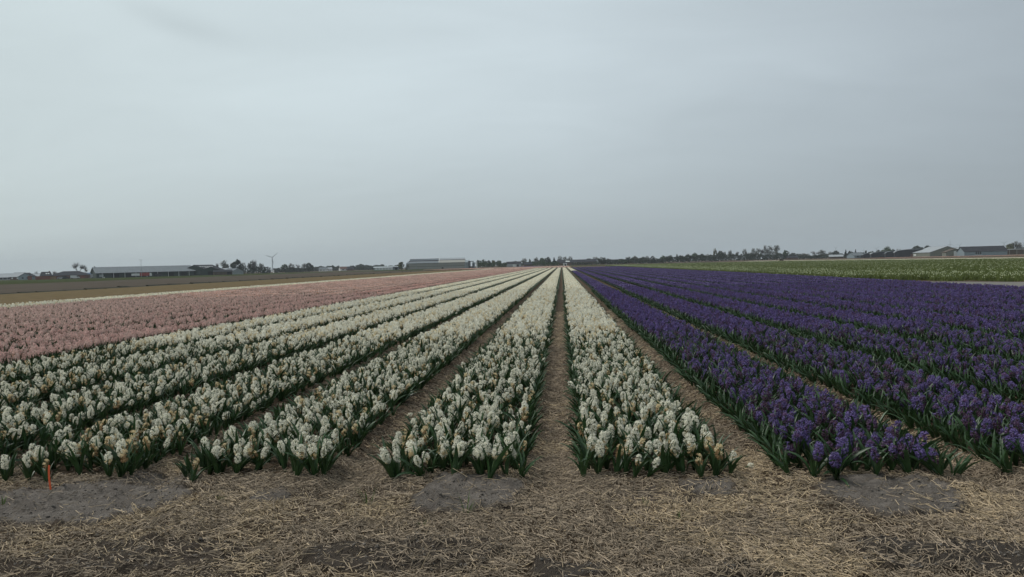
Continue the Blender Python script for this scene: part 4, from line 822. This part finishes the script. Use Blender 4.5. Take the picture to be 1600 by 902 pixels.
# ------------------------------------------------------------------ trees
BARK = mat('bark', (.075, .065, .055), .95, .2, 2); TWIG = mat('bare_twigs', (.085, .072, .062), .95, .2, 1.5)
LEAFM = {'dark': mat('dark_foliage', (.036, .046, .028), .8, .35, .35, attr=True), 'green': mat('green_foliage', (.050, .078, .030), .8, .3, .35, attr=True), 'pale': mat('spring_foliage', (.115, .12, .055), .8, .25, .4, attr=True),
         'bare': TWIG, 'conifer': mat('conifer_foliage', (.016, .026, .018), .8, .3, .5, attr=True), 'yellow': mat('yellowish_foliage', (.12, .105, .040), .8, .25, .5, attr=True), 'grey': mat('budding_foliage', (.085, .085, .062), .85, .25, .4, attr=True)}
def limbs(b, p, d, L, r, lev, rd, ends, spread=.55):
    q = p + d * L; b.prism(p, q, r, r * .6, 5 if lev else 7)
    if lev >= 3: ends.append((q, d)); return
    for i in range(rd.choice((2, 3, 3))):
        a = rd.random() * 6.3; nd_ = nrm(d + spread * rd.uniform(.6, 1.3) * np.array([math.cos(a), math.sin(a), rd.uniform(-.1, .5)])); limbs(b, p + d * L * rd.uniform(.65, 1), nd_, L * rd.uniform(.55, .8), r * .55, lev + 1, rd, ends, spread)
def tree_meshes(kind, shape, seed):
    """unit tree: height 1, width 1 (scaled later)"""
    rd = random.Random(seed); tb = MB(); ends = []; th = {'round': .16, 'tall': .14, 'poplar': .08, 'cone': .05, 'bush': .04}[shape]
    limbs(tb, np.array([0, 0, -.02]), nrm([rd.uniform(-.08, .08), rd.uniform(-.08, .08), 1]), th + .16, .042, 0, rd, ends, .55 if shape in ('round', 'bush') else .28)
    cb = MB(); zc = {'round': .55, 'tall': .55, 'poplar': .52, 'cone': .50, 'bush': .45}[shape]; hz2 = {'round': .50, 'tall': .50, 'poplar': .52, 'cone': .55, 'bush': .55}[shape]
    if kind == 'bare':
        for e, d in ends:
            for i in range(12):
                n = nrm(d + np.array([rd.gauss(0, .7), rd.gauss(0, .7), rd.gauss(.25, .5)])); L = rd.uniform(.1, .3); q = e + n * L; s = nrm(np.cross(n, (rd.random(), rd.random(), .3))) * .006
                cb.add([e - s, e + s, q], [(0, 1, 2)])
                for j in range(3): n2 = nrm(n + np.array([rd.gauss(0, .6), rd.gauss(0, .6), rd.gauss(.1, .4)])); m0 = e + n * L * rd.uniform(.3, .9); cb.add([m0 - s * .7, m0 + s * .7, m0 + n2 * L * .6], [(0, 1, 2)])
    ncl = 0 if kind == 'bare' else (48 if shape != 'bush' else 34)
    for c in range(ncl):
        while True:
            v_ = np.array([rd.uniform(-1, 1) for _ in range(3)])
            if .1 < np.linalg.norm(v_) < 1: break
        if shape == 'cone': wr = max(.08, (1 - v_[2]) / 2); v_[0] *= wr; v_[1] *= wr
        cc = np.array([v_[0] * .42, v_[1] * .42, zc + v_[2] * hz2 * .86]); R = rd.uniform(.09, .17) * (.6 if shape in ('cone', 'poplar') else 1); shade = rd.uniform(.65, 1.3)
        for q in range(36 if kind != 'grey' else 34):
            o = nrm([rd.gauss(0, 1) for _ in range(3)]) * R * rd.uniform(.4, 1.25); o[2] *= .75; p = cc + o; s = rd.uniform(.028, .06) * (1 if kind != 'grey' else .62)
            n = nrm(o + np.array([rd.gauss(0, .05) for _ in range(3)])); e = nrm(np.cross(n, (rd.random(), .3, rd.random()))); f = np.cross(n, e); cb.add([p - e * s, p - f * s * .7, p + e * s, p + f * s * .7], [(0, 1, 2, 3)], (shade * rd.uniform(.8, 1.2),) * 3)
    return tb.me('trunk', BARK), cb.me('crown', LEAFM[kind], col=True)
TCACHE = {}
def tree(px, hpx, wpx, D, kind, shape, label, name=None):
    key = (kind, shape, (int(px) * 7) % 3)
    if key not in TCACHE: TCACHE[key] = tree_meshes(kind, shape, hash_(key))
    x, y = at(px, D); H = m_(hpx, D) ; Wd = m_(wpx * (1.35 if shape == 'tall' else 1.15), D); t = empty(name or {'bare': 'bare_tree', 'conifer': 'conifer_tree', 'yellow': 'poplar_tree'}.get(kind, 'leafy_tree' if shape != 'bush' else 'round_bush'), (x, y, 0), (px * 37 % 6.28)); t.scale = (Wd, Wd, H)
    tag(t, label, 'tree' if shape != 'bush' else 'bush', 'trees and bushes along the horizon')
    for nm, me in zip(('trunk', 'crown'), TCACHE[key]): link(nm, me, t)
def hash_(k): return sum(ord(c) * (i + 3) for i, c in enumerate(str(k)))
def hedge(px0, px1, hpx, D, kind, label, prof=.5):
    rd = random.Random(int(px0)); x0, y0 = at(px0, D); x1, y1 = at(px1, D); cx, cy = (x0 + x1) / 2, (y0 + y1) / 2; L = math.hypot(x1 - x0, y1 - y0); H = m_(hpx, D)
    t = empty('hedge', (cx, cy, 0), math.atan2(y1 - y0, x1 - x0)); tag(t, label, 'hedge'); b = MB(); st = MB()
    for i in range(int(L * H * 9)):
        x = rd.uniform(-L / 2, L / 2); f = float(vnoise(np.array([x * .22 + px0]), np.array([1.5]))[0] * .6 + vnoise(np.array([x * .7]), np.array([px0 * 1.]))[0] * .4)
        z = H * ((1 - prof) + prof * f * 1.4) * rd.random() ** .7; y = rd.uniform(-1.5, 1.5); s = rd.uniform(.25, .55); a = rd.random() * 3.14; c_, s_ = math.cos(a) * s, math.sin(a) * s
        b.add([(x - c_, y - s_, z - s * .4), (x + c_, y + s_, z - s * .3), (x + c_ * .6, y + s_ * .6, z + s * .8), (x - c_ * .7, y - s_ * .4, z + s * .6)], [(0, 1, 2, 3)], (rd.uniform(.7, 1.25),) * 3)
    for i in range(int(L / 2)): x = rd.uniform(-L / 2, L / 2); st.prism((x, 0, -.05), (x + rd.uniform(-.4, .4), rd.uniform(-.4, .4), H * .7), .09, .03, 5)
    b.build('foliage', LEAFM[kind], t, col=True); st.build('stems', BARK, t)
hedge(335, 415, 9, 590, 'dark', 'dark hedge running under the left tree group')
hedge(440, 490, 8, 690, 'dark', 'dark hedge between the wind turbine and the low cottages')
hedge(746, 792, 7.5, 620, 'green', 'green hedge foot of the tree belt right of the bulb barn')
hedge(832, 874, 7, 640, 'green', 'dark hedge at the end of the white rows')
hedge(893, 946, 4.5, 600, 'dark', 'low dark hedge before the long farm building')
hedge(944, 1040, 7, 600, 'dark', 'long hedge around the pyramid-roofed farmhouse')
hedge(1034, 1120, 10, 610, 'dark', 'thick hedge forming the left half of the right tree belt')
hedge(1108, 1232, 11.5, 630, 'dark', 'thick hedge below the poplar and the tall tree row')
hedge(1228, 1340, 6, 660, 'dark', 'low far hedge left of the grey-green house')
hedge(1340, 1440, 9, 640, 'dark', 'dark hedge behind the nursery sheds')
hedge(1572, 1625, 9, 520, 'dark', 'dark hedge behind the wall at the right edge')
TR = [(122, 27, 22, 560, 'bare', 'round', 'bare spreading tree rising behind the reddish-brown barn'), (133, 20, 10, 565, 'bare', 'round', 'smaller bare tree right of the spreading one'),
 (56, 14, 8, 620, 'bare', 'round', 'small bare tree behind the low houses at far left'), (87, 14, 12, 600, 'bare', 'round', 'low bare tree left of the brown barn roof'), (147, 17, 8, 620, 'dark', 'round', 'dark tree at the left end of the long barn'),
 (340, 19, 6, 600, 'bare', 'tall', 'thin bare tree behind the white-roofed strip'), (351, 21, 14, 590, 'grey', 'round', 'budding tree behind the white-roofed shed'), (359, 19, 10, 610, 'bare', 'round', 'bare tree between budding tree and dense dark tree'),
 (369, 22, 17, 600, 'dark', 'round', 'dense dark tree above the small greenhouse'), (381, 17, 7, 620, 'grey', 'round', 'pale grey budding tree in the left tree group'), (388, 15, 7, 640, 'bare', 'tall', 'slender bare tree in the left tree group'),
 (397, 23, 15, 610, 'bare', 'round', 'tallest bare tree left of the wind turbine'), (395, 19, 13, 620, 'dark', 'round', 'dark tree under the tallest bare tree'), (407, 16, 12, 620, 'grey', 'round', 'sloping budding tree left of the wind turbine'), (417, 11, 13, 620, 'dark', 'bush', 'low dark bush just left of the turbine foot'),
 (434, 8, 13, 700, 'dark', 'bush', 'small dark bush right of the turbine foot'), (445, 13, 11, 700, 'green', 'round', 'round green tree right of the wind turbine'), (456, 14, 9, 740, 'grey', 'tall', 'pale budding tree right of the round green one'),
 (467, 14, 12, 720, 'bare', 'round', 'bare tree behind the small brick house'), (475, 13, 10, 740, 'grey', 'round', 'budding tree right of the brick house'), (483, 14, 12, 700, 'dark', 'round', 'dense dark round tree ending the tree group'), (452, 8, 12, 680, 'dark', 'bush', 'dark bush below the green round tree'),
 (627, 12, 10, 570, 'pale', 'round', 'round yellowish willow left of the big bulb barn'), (636, 9, 8, 580, 'grey', 'bush', 'small grey bush between willow and bulb barn'),
 (748, 12, 10, 640, 'green', 'round', 'first green tree right of the bulb barn'), (755, 12, 9, 650, 'green', 'round', 'second green tree right of the bulb barn'), (763, 10.5, 9, 640, 'dark', 'round', 'dark round tree in the green belt'), (771, 10.5, 8, 650, 'pale', 'round', 'pale green tree in the middle of the green belt'),
 (780, 10, 10, 640, 'green', 'round', 'green tree right of the pale one in the belt'), (788, 7.5, 9, 630, 'dark', 'bush', 'low dark bush ending the green belt'), (819, 12, 10, 720, 'grey', 'round', 'grey budding tree behind the dark sheds'), (828, 11, 8, 740, 'dark', 'cone', 'dark pointed tree behind the low black shed'), (838, 13, 9, 700, 'grey', 'round', 'budding tree left of the dense centre trees'), (847, 12.5, 9, 690, 'green', 'round', 'green centre tree left of the vanishing point'),
 (856, 13, 9, 700, 'dark', 'round', 'dark centre tree left of the fir'), (866, 12.5, 10, 680, 'conifer', 'cone', 'dark fir tree just left of the vanishing point'), (875, 14, 7, 760, 'grey', 'tall', 'tall budding tree directly over the vanishing point'), (883, 13.5, 7, 770, 'grey', 'tall', 'second tall budding tree over the row ends'),
 (891, 13, 8, 760, 'grey', 'round', 'third budding tree right of the vanishing point'), (930, 11, 12, 760, 'grey', 'round', 'grey tree behind the pale low building'),
 (941, 11.5, 14, 600, 'dark', 'round', 'round dark green tree left of the cottage'), (972, 8, 14, 600, 'green', 'bush', 'low green bush right of the cottage'), (983, 10.5, 14, 640, 'dark', 'round', 'dark tree in the hedge left of the pyramid roof'), (993, 12, 9, 680, 'grey', 'tall', 'slim grey tree standing above the hedge'),
 (1002, 9.5, 16, 620, 'dark', 'bush', 'hedge bush left of the pyramid-roofed farmhouse'), (1011, 11, 7, 680, 'grey', 'round', 'grey tree touching the pyramid-roofed farmhouse'), (1030, 8, 9, 610, 'dark', 'bush', 'small bush right of the pyramid-roofed farmhouse'),
 (1037, 11, 10, 620, 'green', 'round', 'green tree starting the right tree belt'), (1046, 11.5, 12, 630, 'dark', 'round', 'dark tree second in the right belt'), (1058, 13.5, 9, 650, 'grey', 'cone', 'pointed grey tree in the right belt'), (1067, 10.5, 12, 640, 'dark', 'round', 'low round dark tree in the right belt'),
 (1076, 12.5, 11, 650, 'dark', 'round', 'mid dark tree left of the poplar'), (1086, 13.5, 11, 650, 'green', 'round', 'greenish tree left of the poplar'), (1096, 12, 12, 640, 'dark', 'round', 'broad dark tree nearer the poplar'), (1106, 12, 9, 650, 'grey', 'round', 'grey tree touching the poplar'),
 (1117.5, 21, 5.5, 640, 'yellow', 'poplar', 'yellowish poplar standing tall in the right belt'), (1126, 15.5, 12, 650, 'dark', 'round', 'dark round tree right of the poplar'), (1133, 15, 8, 670, 'grey', 'round', 'grey tree behind the dark round one'), (1142, 17, 9, 680, 'grey', 'round', 'grey-topped tree left of the gap'),
 (1153, 15.5, 8, 670, 'bare', 'round', 'bare tree in the gap of the belt'), (1164, 17.5, 9, 680, 'grey', 'round', 'grey tree with rounded top before the tall row'), (1172, 12, 12, 640, 'dark', 'round', 'dark tree at the left foot of the tall row'), (1178, 18, 8, 690, 'grey', 'tall', 'first of the tall slender row trees'),
 (1185, 19, 7, 690, 'grey', 'tall', 'second of the tall slender row trees'), (1191, 20.5, 6, 690, 'bare', 'tall', 'thin bare tree among the tall row'), (1196, 22, 7, 690, 'grey', 'tall', 'tall tree left of the two biggest'), (1203, 22.5, 8, 690, 'grey', 'tall', 'big tall tree left of the biggest'),
 (1213, 23.5, 11, 680, 'grey', 'tall', 'biggest tree of the tall row'), (1228, 15, 9, 680, 'green', 'round', 'green tree right of the tall row'), (1240, 9.5, 14, 700, 'dark', 'round', 'dark tree above the pinkish-brown house'), (1258, 8, 18, 900, 'grey', 'round', 'faint far tree right of the pinkish house'), (1270, 12, 11, 850, 'bare', 'round', 'purplish bare tree in the far group'),
 (1277, 11.5, 10, 860, 'bare', 'round', 'second purplish bare tree in the far group'), (1285, 13, 12, 820, 'grey', 'round', 'greenish round tree in the far group'), (1297, 9.5, 8, 840, 'grey', 'round', 'low far tree right of the round one'), (1306, 11, 11, 760, 'dark', 'round', 'dark tree carrying the small turbine above it'),
 (1321.5, 14, 6, 640, 'conifer', 'cone', 'dark pointed conifer left of the grey-green house'), (1329, 11, 9, 660, 'conifer', 'round', 'dark evergreen right of the pointed conifer'), (1337, 13, 7, 660, 'conifer', 'cone', 'dark conifer behind the grey-green house'), (1344, 10, 8, 680, 'bare', 'round', 'bare tree above the left nursery shed'),
 (1353, 11, 9, 680, 'conifer', 'cone', 'dark conifer above the second nursery shed'), (1362, 9.5, 9, 680, 'conifer', 'round', 'dark evergreen above the nursery sheds'), (1374, 11, 9, 690, 'dark', 'round', 'dark tree left of the round green tree'), (1385, 15.5, 14, 680, 'green', 'round', 'round green tree above the nursery sheds'),
 (1396, 11.5, 7, 690, 'dark', 'round', 'dark bush-like tree right of the round green one'), (1401.5, 15, 5, 700, 'bare', 'tall', 'thin bare tree above the fourth nursery shed'), (1406, 13, 5, 700, 'bare', 'tall', 'short bare tree beside the thin one'), (1437, 15.5, 22, 700, 'dark', 'round', 'wide dark tree behind the light-roofed barn'), (1449, 16, 12, 690, 'dark', 'round', 'dark tree peeping over the pale roof'),
 (1578, 15.5, 13, 530, 'pale', 'round', 'yellow-green tree right of the blue-grey barn'), (1588, 19, 18, 540, 'grey', 'round', 'big grey budding tree at right edge'), (1598, 20, 16, 545, 'bare', 'round', 'big bare tree cut by the right edge')]
for q in TR: tree(*q)
# the wood on the far left horizon reads as one mass
b = MB(); rd = random.Random(5)
for px0, px1, hh, D in ((484, 625, 6.2, 1000), (488, 530, 7.2, 950), (556, 600, 7.4, 960), (440, 480, 5, 980), (560, 625, 4.5, 900), (0, 30, 5, 950), (800, 1040, 7, 1050), (1225, 1420, 6, 1050), (1420, 1640, 8, 1000)):
    n = int((px1 - px0) * 55)
    for i in range(n):
        px = rd.uniform(px0, px1); f = vnoise(np.array([px * .16]), np.array([D * .1]))[0] * .6 + vnoise(np.array([px * .5]), np.array([D * .1 + 3.]))[0] * .4
        H = m_(hh, D) * (.45 + .85 * f); x, y = at(px, D + rd.uniform(-12, 12)); z = H * rd.random() ** .6; s = rd.uniform(.4, .95); a = rd.random() * 3.14
        b.add([(x - s * math.cos(a), y - s * math.sin(a), z - s * .5), (x + s * math.cos(a), y + s * math.sin(a), z - s * .3), (x + s * .7 * math.cos(a + .4), y + s * .7 * math.sin(a + .4), z + s * .8), (x - s * .6 * math.cos(a), y, z + s * .5)], [(0, 1, 2, 3)], (rd.uniform(.75, 1.2),) * 3)
tag(b.build('far_woodland', LEAFM['dark'], col=True), 'dark band of distant woodland along the horizon', 'woodland', kind='stuff')

# ------------------------------------------------------------------ haze
hb = MB(); hb.box(-4600, 4600, -4600, 4600, -1.2, 95); hm = bpy.data.materials.new('haze_air'); hm.use_nodes = True; ht = hm.node_tree; ht.nodes.clear()
pv = ht.nodes.new('ShaderNodeVolumePrincipled'); pv.inputs['Color'].default_value = (.86, .93, 1, 1); pv.inputs['Density'].default_value = 0.00016; pv.inputs['Anisotropy'].default_value = 0
ho = ht.nodes.new('ShaderNodeOutputMaterial'); ht.links.new(pv.outputs[0], ho.inputs['Volume'])
tag(hb.build('haze', hm), kind='stuff')
